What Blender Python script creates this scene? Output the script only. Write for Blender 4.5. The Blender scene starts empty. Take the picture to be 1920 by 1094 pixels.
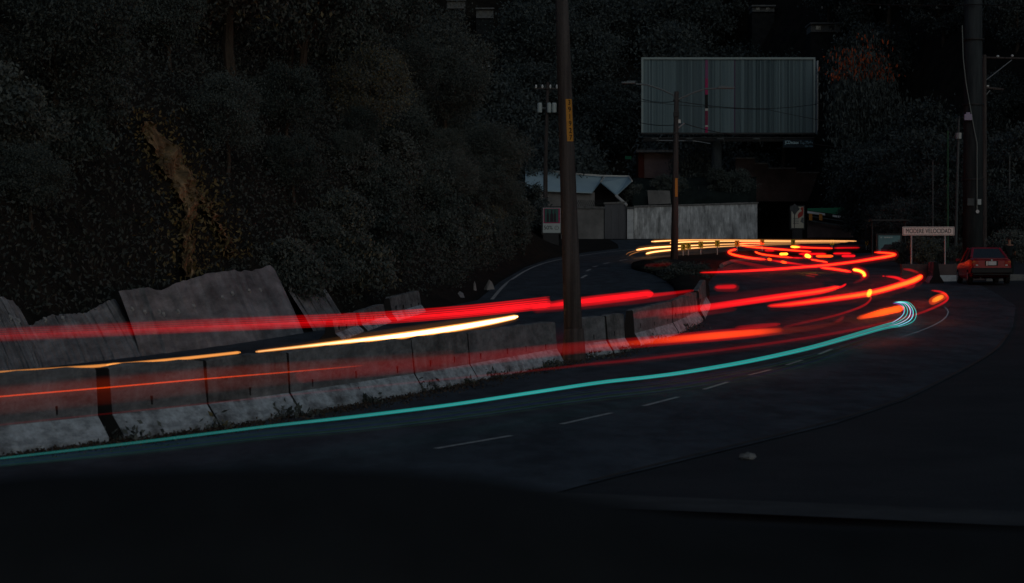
import bpy, bmesh, math, random
import numpy as np
from mathutils import Vector, Matrix, Euler
R = math.radians
random.seed(7)
rng = np.random.default_rng(11)
S = bpy.context.scene
COL = S.collection

# ------------------------------------------------------------------ camera, sky, sun, exposure
FP = 4500.0                       # focal length in photograph pixels (1920 wide)
CAMH = 2.1
PITCH = math.atan(47.0 / FP)
cd = bpy.data.cameras.new('camera')
cam = bpy.data.objects.new('camera', cd)
COL.objects.link(cam)
cam.location = (0, 0, CAMH)
cam.rotation_euler = (math.pi / 2 - PITCH, 0, 0)
cd.sensor_width = 36.0
cd.lens = 36.0 * FP / 1920.0
cd.clip_start = 0.1
cd.clip_end = 2000
cd.dof.use_dof = True
cd.dof.focus_distance = 75
cd.dof.aperture_fstop = 4.0
S.camera = cam

W = bpy.data.worlds.new('World')
S.world = W
W.use_nodes = True
wn = W.node_tree
sky = wn.nodes.new('ShaderNodeTexSky')
sky.sky_type = 'NISHITA'
sky.sun_disc = False
sky.sun_elevation = R(26.0)
sky.sun_rotation = R(158)
wn.links.new(sky.outputs['Color'], wn.nodes['Background'].inputs['Color'])
wn.nodes['Background'].inputs['Strength'].default_value = 0.021

sl = bpy.data.lights.new('sun', 'SUN')
sl.energy = 0.17
sl.angle = R(50)
sl.color = (0.80, 0.96, 1.0)
so = bpy.data.objects.new('sun', sl)
COL.objects.link(so)
# sun low on the right, behind the camera: light travels to the left and away
so.rotation_euler = Vector((-math.sin(R(158)) * math.cos(R(26)), -math.cos(R(158)) * math.cos(R(26)), -math.sin(R(26)))).to_track_quat('-Z', 'Y').to_euler()

S.view_settings.view_transform = 'Standard'
S.view_settings.look = 'None'
S.view_settings.exposure = 0.0
S.view_settings.gamma = 1.0
S.view_settings.use_curve_mapping = False
S.cycles.transparent_max_bounces = 64
S.cycles.max_bounces = 5

# ------------------------------------------------------------------ terrain functions
def sm(a, b, x):
    t = np.clip((np.asarray(x, float) - a) / (b - a), 0, 1)
    return t * t * (3 - 2 * t)

_gy = np.arange(-100, 600, 0.5)
_gz = np.interp(_gy, [-100, 50, 60, 80, 100, 136, 187, 225, 260, 600], [0, 0, .10, .55, 1.05, 2.0, 3.4, 4.7, 5.6, 10])
_k = np.ones(21) / 21
for _ in range(2):
    _gz = np.convolve(np.pad(_gz, 10, mode='edge'), _k, mode='valid')

def road_z(x, y):
    bank = sm(60, 95, y) * (1 - sm(112, 160, y)) * 0.022 * np.clip(x, 0, 40)
    return np.interp(y, _gy, _gz) + bank

EY = [-60, 27, 59.5, 75, 91, 112, 138, 158, 178, 191, 205, 600]
EX = [-35.2, -14.96, -7.4, -4.0, -1.3, -.6, .77, 2.5, 5.5, 8.5, 9.0, 9.0]
def edge_left(y): return np.interp(y, EY, EX)
RY = [-60, 5, 23.6, 32, 37.8, 47.2, 59, 69, 80, 95, 112, 130, 140, 150, 160, 170, 180, 230]
RX = [-30, -6.2, .9, 4.3, 6.2, 8.8, 12, 14.4, 16.8, 18.6, 19, 18.4, 18.2, 20, 26, 34, 45, 62]
def edge_right(y): return np.interp(y, RY, RX)

def hills(x, y):
    x = np.asarray(x, float); y = np.asarray(y, float)
    d = edge_left(y) - x - 0.9
    left = np.where(d > 0, 1.5 * np.clip(d, 0, 4) + 0.95 * np.clip(d - 4, 0, 40), 0) * (1 - sm(150, 192, y))
    yh = 246 - np.clip((x - 24) * 3, 0, 110)
    back = np.clip(y - yh, 0, 400)
    back = 0.62 * back * sm(0, 25, back)
    bump = (np.sin(x * .31 + y * .17) + np.sin(x * .13 - y * .23 + 1.7)) * .35
    z = np.maximum(left, back)
    return z + bump * sm(1.0, 6.0, z)

def ground_z(x, y): return road_z(x, y) + hills(x, y)

FW = Vector((0, math.cos(PITCH), -math.sin(PITCH)))
UPV = Vector((0, math.sin(PITCH), math.cos(PITCH)))
EYE = Vector((0, 0, CAMH))
def ray(px, py): return FW + Vector((1, 0, 0)) * ((px - 960) / FP) + UPV * ((547 - py) / FP)
def at(px, py, dist):
    """World point seen at a photograph pixel, at a surveyed distance down the road (world y)."""
    r = ray(px, py)
    return EYE + r * (dist / r.y)
_D = np.arange(4, 420, .25)
def on(px, py, h=0.0, fn=road_z):
    """Point above the ground by h, on the line of sight of a photograph pixel."""
    r = ray(px, py)
    t = _D / r.y
    f = (CAMH + r.z * t) - (fn(r.x * t, _D) + h)
    i = np.argmax(f < 0)
    if f[i] >= 0 or i == 0:
        return at(px, py, 150)
    k = f[i - 1] / (f[i - 1] - f[i])
    return at(px, py, float(_D[i - 1] + .25 * k))
def px_of(p):
    v = Vector(p) - EYE
    w = v.dot(FW)
    return 960 + FP * v.x / w, 547 - FP * v.dot(UPV) / w

# ------------------------------------------------------------------ materials
def mat(name, col, rough=.85, noise=None, spec=.3, metal=0.0, bump=0.0, bscale=20.0, col2=None, nscale=(3, 3, 3), detail=6.0, contrast=(.35, .65), fine=0.0, fscale=(14, 14, 14)):
    m = bpy.data.materials.new(name); m.use_nodes = True
    n = m.node_tree.nodes; l = m.node_tree.links
    b = n['Principled BSDF']
    b.inputs['Base Color'].default_value = (*col, 1)
    b.inputs['Roughness'].default_value = rough
    b.inputs['Specular IOR Level'].default_value = spec
    b.inputs['Metallic'].default_value = metal
    tc = n.new('ShaderNodeTexCoord')
    if col2 is not None:
        mp = n.new('ShaderNodeMapping'); mp.inputs['Scale'].default_value = nscale
        t = n.new('ShaderNodeTexNoise'); t.inputs['Scale'].default_value = 1.0; t.inputs['Detail'].default_value = detail
        t.inputs['Roughness'].default_value = .65
        r = n.new('ShaderNodeValToRGB')
        r.color_ramp.elements[0].position = contrast[0]; r.color_ramp.elements[1].position = contrast[1]
        r.color_ramp.elements[0].color = (*col, 1); r.color_ramp.elements[1].color = (*col2, 1)
        l.new(tc.outputs['Object'], mp.inputs['Vector']); l.new(mp.outputs['Vector'], t.inputs['Vector'])
        l.new(t.outputs['Fac'], r.inputs['Fac']); l.new(r.outputs['Color'], b.inputs['Base Color'])
        if fine:
            mp2 = n.new('ShaderNodeMapping'); mp2.inputs['Scale'].default_value = fscale; mp2.inputs['Location'].default_value = (3.1, 1.7, .4)
            t3 = n.new('ShaderNodeTexNoise'); t3.inputs['Scale'].default_value = 1.0; t3.inputs['Detail'].default_value = 8; t3.inputs['Roughness'].default_value = .7
            mr = n.new('ShaderNodeMapRange'); mr.inputs['From Min'].default_value = .38; mr.inputs['From Max'].default_value = .6
            mr.inputs['To Min'].default_value = 1 - fine; mr.inputs['To Max'].default_value = 1.0
            mx = n.new('ShaderNodeMix'); mx.data_type = 'RGBA'; mx.blend_type = 'MULTIPLY'; mx.inputs['Factor'].default_value = 1.0
            l.new(tc.outputs['Object'], mp2.inputs['Vector']); l.new(mp2.outputs['Vector'], t3.inputs['Vector']); l.new(t3.outputs['Fac'], mr.inputs['Value'])
            l.new(r.outputs['Color'], mx.inputs['A']); l.new(mr.outputs['Result'], mx.inputs['B']); l.new(mx.outputs['Result'], b.inputs['Base Color'])
    if bump:
        t2 = n.new('ShaderNodeTexNoise'); t2.inputs['Scale'].default_value = bscale; t2.inputs['Detail'].default_value = 5
        bp = n.new('ShaderNodeBump'); bp.inputs['Strength'].default_value = bump; bp.inputs['Distance'].default_value = .05
        l.new(tc.outputs['Object'], t2.inputs['Vector']); l.new(t2.outputs['Fac'], bp.inputs['Height'])
        l.new(bp.outputs['Normal'], b.inputs['Normal'])
    return m

def leafmat(name, c1, c2, c3=None):
    m = bpy.data.materials.new(name); m.use_nodes = True
    n = m.node_tree.nodes; l = m.node_tree.links
    b = n['Principled BSDF']; b.inputs['Roughness'].default_value = .6; b.inputs['Specular IOR Level'].default_value = .25
    g = n.new('ShaderNodeNewGeometry'); o = n.new('ShaderNodeObjectInfo')
    a = n.new('ShaderNodeMath'); a.operation = 'MULTIPLY_ADD'; a.inputs[1].default_value = .58
    a2 = n.new('ShaderNodeMath'); a2.operation = 'MULTIPLY'; a2.inputs[1].default_value = .42
    r = n.new('ShaderNodeValToRGB')
    r.color_ramp.elements[0].color = (*c1, 1); r.color_ramp.elements[1].color = (*c2, 1)
    if c3 is not None:
        e = r.color_ramp.elements.new(.86); e.color = (*c2, 1)
        r.color_ramp.elements[-1].color = (*c3, 1); r.color_ramp.elements[-1].position = .93
    l.new(g.outputs['Random Per Island'], a2.inputs[0]); l.new(o.outputs['Random'], a.inputs[0]); l.new(a2.outputs[0], a.inputs[2])
    l.new(a.outputs[0], r.inputs['Fac']); l.new(r.outputs['Color'], b.inputs['Base Color'])
    return m

M = {}
M['asphalt'] = mat('asphalt', (.046, .060, .074), .74, spec=.32, col2=(.080, .098, .114), nscale=(.9, .12, 1), bump=.35, bscale=60, contrast=(.3, .72), fine=.6, fscale=(1.6, .5, 1))
M['apron'] = mat('apron_asphalt', (.018, .020, .022), .8, spec=.3, col2=(.034, .036, .038), nscale=(.6, .5, 1), bump=.4, bscale=30)
M['paint'] = mat('road_paint', (.55, .55, .53), .7, col2=(.25, .25, .25), nscale=(5, 5, 5))
M['soil'] = mat('soil', (.010, .010, .009), .95, spec=.1, col2=(.028, .024, .019), nscale=(.8, .8, .8), bump=.8, bscale=6)
M['earth'] = mat('earth_scar', (.08, .056, .03), .95, spec=.1, col2=(.44, .285, .15), nscale=(1.6, 1.6, .7), bump=.9, bscale=7, contrast=(.38, .66))
M['bank'] = mat('bank_soil', (.016, .018, .019), .95, spec=.05, col2=(.030, .032, .033), nscale=(2, 2, 2))
M['apron_pale'] = mat('worn_footpath', (.035, .037, .038), .9, col2=(.065, .067, .068), nscale=(1.5, 1.5, 1))
M['edge'] = mat('worn_edge', (.035, .032, .030), .9, col2=(.075, .065, .058), nscale=(3, 3, 3))
M['kerb'] = mat('kerb_concrete', (.10, .10, .10), .9, col2=(.20, .20, .195), nscale=(2, 2, 2), bump=.3)
M['barrier'] = mat('barrier_concrete', (.135, .138, .14), .88, spec=.25, col2=(.32, .325, .33), nscale=(.9, 2.4, 1.5), bump=.5, bscale=14, contrast=(.28, .72), fine=.45, fscale=(1.8, 5, 6))
M['end_shade'] = mat('barrier_end_shade', (.018, .018, .018), .9)  # barrier end faces: shade inside the gaps, put into the colour as near-black
M['barrier_worn'] = mat('barrier_stained', (.10, .098, .095), .9, spec=.2, col2=(.33, .325, .32), nscale=(1.3, 4, 1.4), bump=.5, bscale=14, contrast=(.3, .7), fine=.5, fscale=(2, 6, 6))
M['barrier_foot'] = mat('barrier_limewash', (.19, .20, .205), .88, spec=.2, col2=(.56, .63, .67), nscale=(1.1, 3.2, 2.0), bump=.5, bscale=10, contrast=(.34, .54), fine=.5, fscale=(3, 9, 8))
M['slab'] = mat('shotcrete', (.16, .162, .17), .93, spec=.15, col2=(.36, .365, .38), nscale=(2.2, .9, 1), bump=.4, bscale=5, fine=.4, fscale=(1.6, 2.4, 4))
for _n in M['slab'].node_tree.nodes:
    if _n.type == 'MAPPING':
        M['slab'].node_tree.links.new([q for q in M['slab'].node_tree.nodes if q.type == 'TEX_COORD'][0].outputs['UV'], _n.inputs['Vector'])
M['plate'] = mat('anchor_steel', (.30, .31, .31), .7)
M['pole'] = mat('weathered_pole', (.048, .041, .040), .9, spec=.15, col2=(.105, .090, .086), nscale=(9, 9, .35), bump=.5, bscale=25)
M['polegrey'] = mat('concrete_pole', (.055, .062, .064), .85, col2=(.10, .11, .112), nscale=(4, 4, .5), bump=.2)
M['mast'] = mat('mast_steel', (.030, .036, .040), .95, spec=.04, col2=(.055, .064, .068), nscale=(4, 4, .5), bump=.2)
M['polegreen'] = mat('green_painted_pole', (.02, .07, .035), .6)
M['steel'] = mat('galvanised_steel', (.42, .44, .45), .45, metal=.6)
M['armsteel'] = mat('dull_steel', (.16, .19, .20), .6, metal=.2)
M['darksteel'] = mat('dark_steel', (.035, .037, .04), .6, metal=.3)
M['yellowplate'] = mat('yellow_plate', (.62, .27, .03), .6, col2=(.50, .22, .03), nscale=(20, 20, 20))
M['black'] = mat('black_print', (.012, .012, .012), .7)
M['chev'] = mat('chevron_yellow', (.98, .58, .02), .45)
M['white'] = mat('white_paint', (.72, .73, .73), .6, col2=(.55, .56, .56), nscale=(3, 3, 3))
M['signwhite'] = mat('sign_white', (.92, .78, .72), .5, col2=(.86, .72, .66), nscale=(2, 2, 2))
M['slat'] = mat('billboard_slat', (.10, .155, .175), .6, metal=.1, col2=(.155, .225, .25), nscale=(1.4, 1, .03))
M['slat2'] = mat('billboard_slat_dark', (.062, .10, .118), .6, metal=.1, col2=(.105, .155, .175), nscale=(1.4, 1, .03))
M['magenta'] = mat('magenta_print', (.38, .012, .11), .5)
M['purple'] = mat('purple_print', (.08, .05, .10), .5)
M['navy'] = mat('navy_panel', (.006, .018, .028), .7)
M['cyanprint'] = mat('pale_blue_print', (.55, .80, .90), .5)
M['bluegrey'] = mat('blue_grey_print', (.20, .36, .48), .5)
M['roof'] = mat('pale_blue_roofing', (.44, .60, .66), .5, metal=.1, col2=(.52, .68, .73), nscale=(.3, .3, .3))
M['trim'] = mat('pale_trim', (.55, .53, .50), .6)
M['stucco'] = mat('grey_stucco', (.15, .145, .14), .9, col2=(.27, .26, .25), nscale=(.5, .5, .4), bump=.3)
M['gate'] = mat('grey_gate', (.09, .092, .10), .7, col2=(.13, .13, .14), nscale=(1, 1, .2))
M['stained'] = mat('stained_wall', (.36, .37, .37), .92, col2=(.92, .93, .93), nscale=(3.2, 3.2, .5), bump=.3, contrast=(.30, .60), detail=8, fine=.6, fscale=(1.3, 1.3, .5))
M['block'] = mat('block_wall', (.075, .055, .052), .92, col2=(.15, .105, .10), nscale=(.6, .6, .6), bump=.4)
M['pinkwall'] = mat('pinkish_wall', (.22, .15, .145), .92, col2=(.32, .23, .22), nscale=(1, 1, 1), bump=.3)
M['redwall'] = mat('red_brown_wall', (.13, .03, .02), .9)
M['tarp'] = mat('dark_green_netting', (.010, .016, .015), .9, spec=.1, col2=(.020, .029, .027), nscale=(.8, .8, .8), bump=.6, bscale=3)
M['greenpanel'] = mat('green_panel', (.02, .19, .10), .6)
M['orange'] = mat('orange_paint', (.62, .24, .04), .6)
M['bark'] = mat('bark', (.045, .035, .028), .95, spec=.1, col2=(.09, .07, .055), nscale=(4, 4, 1), bump=.6)
M['leaf'] = leafmat('leaves_dark', (.024, .036, .032), (.092, .112, .102), (.13, .115, .07))
M['leafmid'] = leafmat('leaves_mid', (.030, .040, .036), (.122, .138, .126), (.18, .15, .07))
M['leafgrass'] = leafmat('leaves_undergrowth', (.018, .024, .022), (.065, .074, .066), (.20, .12, .04))
M['leaffar'] = leafmat('leaves_far', (.024, .036, .037), (.085, .104, .103))
M['leafdry'] = leafmat('leaves_dry', (.05, .042, .018), (.20, .15, .06))
M['leafshade'] = leafmat('leaves_shade', (.022, .032, .033), (.070, .086, .086))
M['leafdeep'] = leafmat('leaves_deep', (.012, .014, .013), (.035, .036, .034))
M['flower'] = leafmat('orange_blossom', (.55, .10, .02), (.40, .07, .02))
M['carred'] = mat('red_car_paint', (.30, .006, .020), .28, spec=.5)
M['glass'] = mat('dark_glass', (.03, .038, .045), .08, spec=.6)
M['tyre'] = mat('tyre_rubber', (.012, .012, .012), .9)
M['bumper'] = mat('black_bumper', (.015, .015, .016), .6)
M['lens_red'] = mat('red_lens', (.35, .015, .01), .25)
M['lens_amber'] = mat('amber_lens', (.5, .12, .02), .25)
M['lens_clear'] = mat('clear_lens', (.5, .5, .5), .2)
M['platewhite'] = mat('plate_white', (.6, .6, .6), .5)
M['skin'] = mat('skin', (.30, .16, .11), .6)
M['cloth'] = mat('dark_cloth', (.012, .018, .018), .95)
M['hair'] = mat('dark_hair', (.012, .010, .009), .7)
M['poster_cream'] = mat('poster_cream', (.60, .57, .46), .6)
M['poster_red'] = mat('poster_red', (.48, .05, .04), .6)
M['poster_grey'] = mat('poster_grey', (.16, .17, .17), .6)
M['poster_teal'] = mat('poster_teal', (.10, .22, .24), .5, col2=(.15, .30, .31), nscale=(1, 1, 1))
M['poster_white'] = mat('poster_white', (.48, .55, .55), .6)
M['poster_dark'] = mat('poster_dark', (.03, .02, .03), .6)
M['poster_green'] = mat('poster_green', (.04, .12, .11), .6)
M['ceramic'] = mat('transformer_grey', (.42, .48, .48), .5)
M['insulator'] = mat('porcelain', (.7, .72, .72), .25)
M['wire'] = mat('cable', (.012, .012, .012), .7)
M['wirepale'] = mat('pale_conduit', (.17, .20, .19), .6)
M['lilac'] = mat('lilac_box', (.35, .30, .42), .6)
M['rubble'] = mat('rubble', (.13, .125, .12), .95, col2=(.30, .29, .28), nscale=(4, 4, 4), bump=.6)
M['housewhite'] = mat('house_wall', (.17, .175, .175), .9, col2=(.12, .125, .125), nscale=(1, 1, 1))

# ------------------------------------------------------------------ mesh helpers
class MB:
    def __init__(s): s.v = []; s.f = []; s.mi = []; s.m = 0
    def add(s, vs, fs):
        o = len(s.v)
        s.v += [tuple(v) for v in vs]
        s.f += [tuple(i + o for i in f) for f in fs]
        s.mi += [s.m] * len(fs)
        return s
    def box(s, c, d, rot=None):
        cx, cy, cz = c; x, y, z = d[0] / 2, d[1] / 2, d[2] / 2
        vs = [Vector(p) for p in ((-x, -y, -z), (x, -y, -z), (x, y, -z), (-x, y, -z), (-x, -y, z), (x, -y, z), (x, y, z), (-x, y, z))]
        if rot is not None:
            q = Euler(rot).to_matrix(); vs = [q @ v for v in vs]
        return s.add([v + Vector(c) for v in vs], [(0, 3, 2, 1), (4, 5, 6, 7), (0, 1, 5, 4), (1, 2, 6, 5), (2, 3, 7, 6), (3, 0, 4, 7)])
    def tube(s, pts, rad, seg=8, cap=True, flat=1.0):
        pts = [Vector(p) for p in pts]; n = len(pts)
        rr = rad if isinstance(rad, (list, tuple, np.ndarray)) else [rad] * n
        vs = []
        for i, p in enumerate(pts):
            t = (pts[min(i + 1, n - 1)] - pts[max(i - 1, 0)])
            t = t.normalized() if t.length > 1e-9 else Vector((0, 0, 1))
            a = Vector((0, 0, 1)) if abs(t.z) < .95 else Vector((0, 1, 0))
            u = t.cross(a).normalized(); w = u.cross(t).normalized()
            for k in range(seg):
                an = 2 * math.pi * k / seg
                vs.append(p + u * math.cos(an) * rr[i] * flat + w * math.sin(an) * rr[i])
        fs = [(i * seg + k, i * seg + (k + 1) % seg, (i + 1) * seg + (k + 1) % seg, (i + 1) * seg + k) for i in range(n - 1) for k in range(seg)]
        if cap:
            fs += [tuple(range(seg - 1, -1, -1)), tuple((n - 1) * seg + k for k in range(seg))]
        return s.add(vs, fs)
    def prism(s, poly, a, b, axis='y'):
        """poly of (x,z) extruded along y from a to b."""
        n = len(poly)
        vs = [(x, a, z) for x, z in poly] + [(x, b, z) for x, z in poly]
        fs = [tuple(range(n)), tuple(range(2 * n - 1, n - 1, -1))] + [(i, (i + 1) % n + 0, (i + 1) % n + n, i + n)[::-1] for i in range(n)]
        return s.add(vs, fs)
    def build(s, name, mats, parent=None, loc=(0, 0, 0), rotz=0, smooth=False, bevel=0):
        me = bpy.data.meshes.new(name)
        me.from_pydata(s.v, [], s.f)
        for m in (mats if isinstance(mats, (list, tuple)) else [mats]): me.materials.append(m)
        me.polygons.foreach_set('material_index', s.mi)
        if smooth: me.polygons.foreach_set('use_smooth', [True] * len(me.polygons))
        bm = bmesh.new(); bm.from_mesh(me)
        bmesh.ops.recalc_face_normals(bm, faces=bm.faces)
        if bevel: bmesh.ops.bevel(bm, geom=bm.edges[:], offset=bevel, segments=1, affect='EDGES', clamp_overlap=True)
        bm.to_mesh(me); bm.free(); me.update()
        return link(name, me, parent, loc, rotz)

def link(name, data, parent=None, loc=(0, 0, 0), rotz=0):
    o = bpy.data.objects.new(name, data); COL.objects.link(o)
    o.location = loc; o.rotation_euler = (0, 0, rotz)
    if parent is not None: o.parent = parent
    return o
def tag(o, label, cat, group=None):
    o['label'] = label; o['category'] = cat
    if group: o['group'] = group
    return o
def thing(name, label, cat, loc=(0, 0, 0), rotz=0, group=None):
    return tag(link(name, None, None, loc, rotz), label, cat, group)
def kind(o, k): o['kind'] = k; return o
def dup(root, loc, rotz=0, scale=None, label=None):
    r = root.copy(); COL.objects.link(r); r.location = loc; r.rotation_euler = (0, 0, rotz)
    if scale is not None: r.scale = scale
    if label: r['label'] = label
    for ch in list(root.children):
        c = ch.copy(); COL.objects.link(c); c.parent = r
        for g in ch.children:
            d = g.copy(); COL.objects.link(d); d.parent = c
    return r
def text(name, body, size, m, parent, loc, rot=(math.pi / 2, 0, 0), align='CENTER', depth=.004, sx=1.0, fit=None, bold=0.0):
    c = bpy.data.curves.new(name, 'FONT'); c.body = body; c.size = size; c.align_x = align; c.align_y = 'CENTER'; c.extrude = depth; c.offset = bold
    o = bpy.data.objects.new(name, c); COL.objects.link(o)
    bpy.context.view_layer.update()
    me = bpy.data.meshes.new_from_object(o.evaluated_get(bpy.context.evaluated_depsgraph_get()))
    bpy.data.objects.remove(o); bpy.data.curves.remove(c)
    me.materials.clear(); me.materials.append(m)
    if fit:
        xs_ = [v.co.x for v in me.vertices]; sx = fit / (max(xs_) - min(xs_))
    t = link(name, me, parent, loc); t.rotation_euler = rot; t.scale = (sx, 1, 1)
    return t

def quads_mesh(name, V, mats, per=4):
    """V: (n,4,3) numpy quads."""
    n = len(V)
    me = bpy.data.meshes.new(name)
    me.vertices.add(n * 4); me.vertices.foreach_set('co', V.reshape(-1).astype(np.float32))
    me.loops.add(n * 4); me.loops.foreach_set('vertex_index', np.arange(n * 4, dtype=np.int32))
    me.polygons.add(n); me.polygons.foreach_set('loop_start', np.arange(0, n * 4, 4, dtype=np.int32))
    me.polygons.foreach_set('loop_total', np.full(n, 4, dtype=np.int32))
    for m in (mats if isinstance(mats, (list, tuple)) else [mats]): me.materials.append(m)
    me.update(calc_edges=True); me.validate()
    return me

def leaf_quads(C, size, droop=.5):
    """Leaf-shaped quads at centres C (n,3) with random facing; droop biases leaf tips downward."""
    n = len(C)
    a = rng.normal(size=(n, 3)); a[:, 2] -= droop * 1.6
    a /= np.linalg.norm(a, axis=1)[:, None]
    b = np.cross(a, rng.normal(size=(n, 3))); b /= np.linalg.norm(b, axis=1)[:, None] + 1e-9
    s = (size * rng.uniform(.6, 1.35, n))[:, None]
    V = np.stack([C - a * s * .5, C + b * s * .26, C + a * s * .6, C - b * s * .26], axis=1)
    return V

def grid_surface(name, xs, ys, zf, m):
    X, Y = np.meshgrid(xs, ys); Z = zf(X, Y)
    nx, ny = len(xs), len(ys)
    me = bpy.data.meshes.new(name)
    v = np.stack([X, Y, Z], -1).reshape(-1, 3)
    i = np.arange(nx * ny).reshape(ny, nx)
    q = np.stack([i[:-1, :-1], i[:-1, 1:], i[1:, 1:], i[1:, :-1]], -1).reshape(-1, 4)
    me.from_pydata(v.tolist(), [], q.tolist()); me.materials.append(m)
    me.polygons.foreach_set('use_smooth', [True] * len(me.polygons)); me.update()
    return me

def strip(name, rows, m, lift):
    """rows: list of lists of (x,y), same count each; sheet lying on the road surface, lifted."""
    n = len(rows[0]); b = MB()
    vs = [(x, y, float(road_z(x, y)) + lift) for r in rows for x, y in r]
    fs = [(j * n + i, j * n + i + 1, (j + 1) * n + i + 1, (j + 1) * n + i) for j in range(len(rows) - 1) for i in range(n - 1)]
    b.add(vs, fs)
    return b.build(name, m, smooth=True)

def path_xy(pts, step=1.0):
    """Resample a polyline of (x,y) smoothly (Catmull-Rom)."""
    P = [Vector((p[0], p[1], 0)) for p in pts]
    out = []
    for i in range(len(P) - 1):
        p0 = P[max(i - 1, 0)]; p1 = P[i]; p2 = P[i + 1]; p3 = P[min(i + 2, len(P) - 1)]
        n = max(2, int((p2 - p1).length / step))
        for k in range(n):
            t = k / n
            out.append(.5 * ((2 * p1) + (p2 - p0) * t + (2 * p0 - 5 * p1 + 4 * p2 - p3) * t * t + (3 * p1 - p0 - 3 * p2 + p3) * t ** 3))
    out.append(P[-1])
    return [(p.x, p.y) for p in out]

def ribbon(name, pts, width, m, lift, step=1.0):
    c = path_xy(pts, step); rows = []
    for i, (x, y) in enumerate(c):
        a = Vector(c[max(i - 1, 0)]); b_ = Vector(c[min(i + 1, len(c) - 1)])
        t = (b_ - a).normalized(); nrm = Vector((t.y, -t.x))
        rows.append([(x - nrm.x * width / 2, y - nrm.y * width / 2), (x + nrm.x * width / 2, y + nrm.y * width / 2)])
    return strip(name, rows, m, lift)

# ------------------------------------------------------------------ setting: ground, road, kerbs, markings
def under(x, y):
    inside = (x > edge_left(y) - .3) & (x < edge_right(y) + 40) & (y < 224)
    return ground_z(x, y) - np.where(inside, .06, 0.0)
kind(link('ground', grid_surface('ground', np.arange(-70, 111, 1.0), np.concatenate([np.arange(-60, 0, 4.0), np.arange(0, 260, 1.0), np.arange(260, 460, 4.0)]), under, M['soil'])), 'structure')

ys = np.concatenate([np.arange(-50, 20, 3.0), np.arange(20, 222, 1.0)])
kind(strip('road', [[(float(edge_left(y) + (edge_right(y) - edge_left(y)) * k / 12), float(y)) for k in range(13)] for y in ys], M['asphalt'], 0.0), 'structure')
kind(strip('pavement_apron', [[(float(edge_right(y) - .04 + 38 * k / 12), float(y)) for k in range(13)] for y in ys], M['apron'], -.012), 'structure')
# worn edge line between road and apron
el = [on(*p) for p in ((1130, 903), (1400, 835), (1560, 795), (1700, 750), (1800, 702), (1868, 662), (1898, 628))]
kind(ribbon('road_edge_line', [(p.x - .12, p.y + .05) for p in el], .07, M['edge'], .006), 'structure')

# lane dashes, each a painted sheet of its own
dash_px = [((818, 842), (958, 818)), ((1053, 796), (1147, 775)), ((1207, 762), (1272, 745)), ((1320, 731), (1365, 717)), ((1405, 704), (1445, 694)), ((1475, 685), (1504, 676)), ((1535, 665), (1560, 655)),
           ((1090, 522), (1100, 516)), ((1100, 509), (1107, 505)), ((1112, 501), (1120, 499)), ((1132, 495), (1142, 493)), ((1162, 489), (1176, 487))]
for a, b in dash_px:
    A = on(*a); B = on(*b)
    kind(ribbon('lane_dash', [(A.x, A.y), ((A.x + B.x) / 2, (A.y + B.y) / 2), (B.x, B.y)], .085 if a[1] > 600 else .16, M['paint'], .006, .6), 'structure')
fe = [on(*p) for p in ((905, 562), (938, 530), (985, 503), (1030, 489), (1100, 477), (1180, 468), (1250, 463.5), (1400, 456))]
kind(ribbon('far_edge_line', [(p.x + .35, p.y) for p in fe], .14, M['paint'], .006), 'structure')

# raised median where the two carriageways part
mL = [(5.0, 77), (6.2, 90), (6.9, 105), (7.0, 120), (6.6, 132), (8.0, 148), (12.5, 163), (19, 177), (27, 187), (34, 192)]
mR = [(6.0, 76.8), (7.4, 90), (8.6, 105), (10.2, 120), (11.4, 132), (13.2, 144), (16.2, 156), (21.5, 168), (28.5, 180), (35, 188)]
cl, cr = path_xy(mL, 1.0), path_xy(mR, 1.0)
N = 90
def resamp(c, n):
    c = np.array(c); d = np.concatenate([[0], np.cumsum(np.linalg.norm(np.diff(c, axis=0), axis=1))])
    s = np.linspace(0, d[-1], n)
    return np.stack([np.interp(s, d, c[:, 0]), np.interp(s, d, c[:, 1])], 1)
ra, rb = resamp(cl, N), resamp(cr, N)
b = MB(); vs = []
for i in range(N):
    for k, t in enumerate((0, 0, .25, .5, .75, 1, 1)):
        p = ra[i] * (1 - t) + rb[i] * t
        vs.append((p[0], p[1], float(road_z(p[0], p[1])) + (-.05 if k in (0, 6) else .14 + (.18 * math.sin(math.pi * t) * (1 + .5 * math.sin(i * .7))))))
b.add(vs, [(i * 7 + k, i * 7 + k + 1, (i + 1) * 7 + k + 1, (i + 1) * 7 + k) for i in range(N - 1) for k in range(6)])
kind(b.build('median_island', M['soil'], smooth=True), 'structure')
# pale kerb along the inner bend
kp = path_xy([(11.3, 131), (12.2, 138), (13.3, 144.6), (15.0, 151), (16.4, 156)], 1.0)
b = MB()
b.tube([(x + .12, y - .1, float(road_z(x, y)) + .10) for x, y in kp], .13, 6)
kind(b.build('median_kerb', M['kerb']), 'structure')

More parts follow.
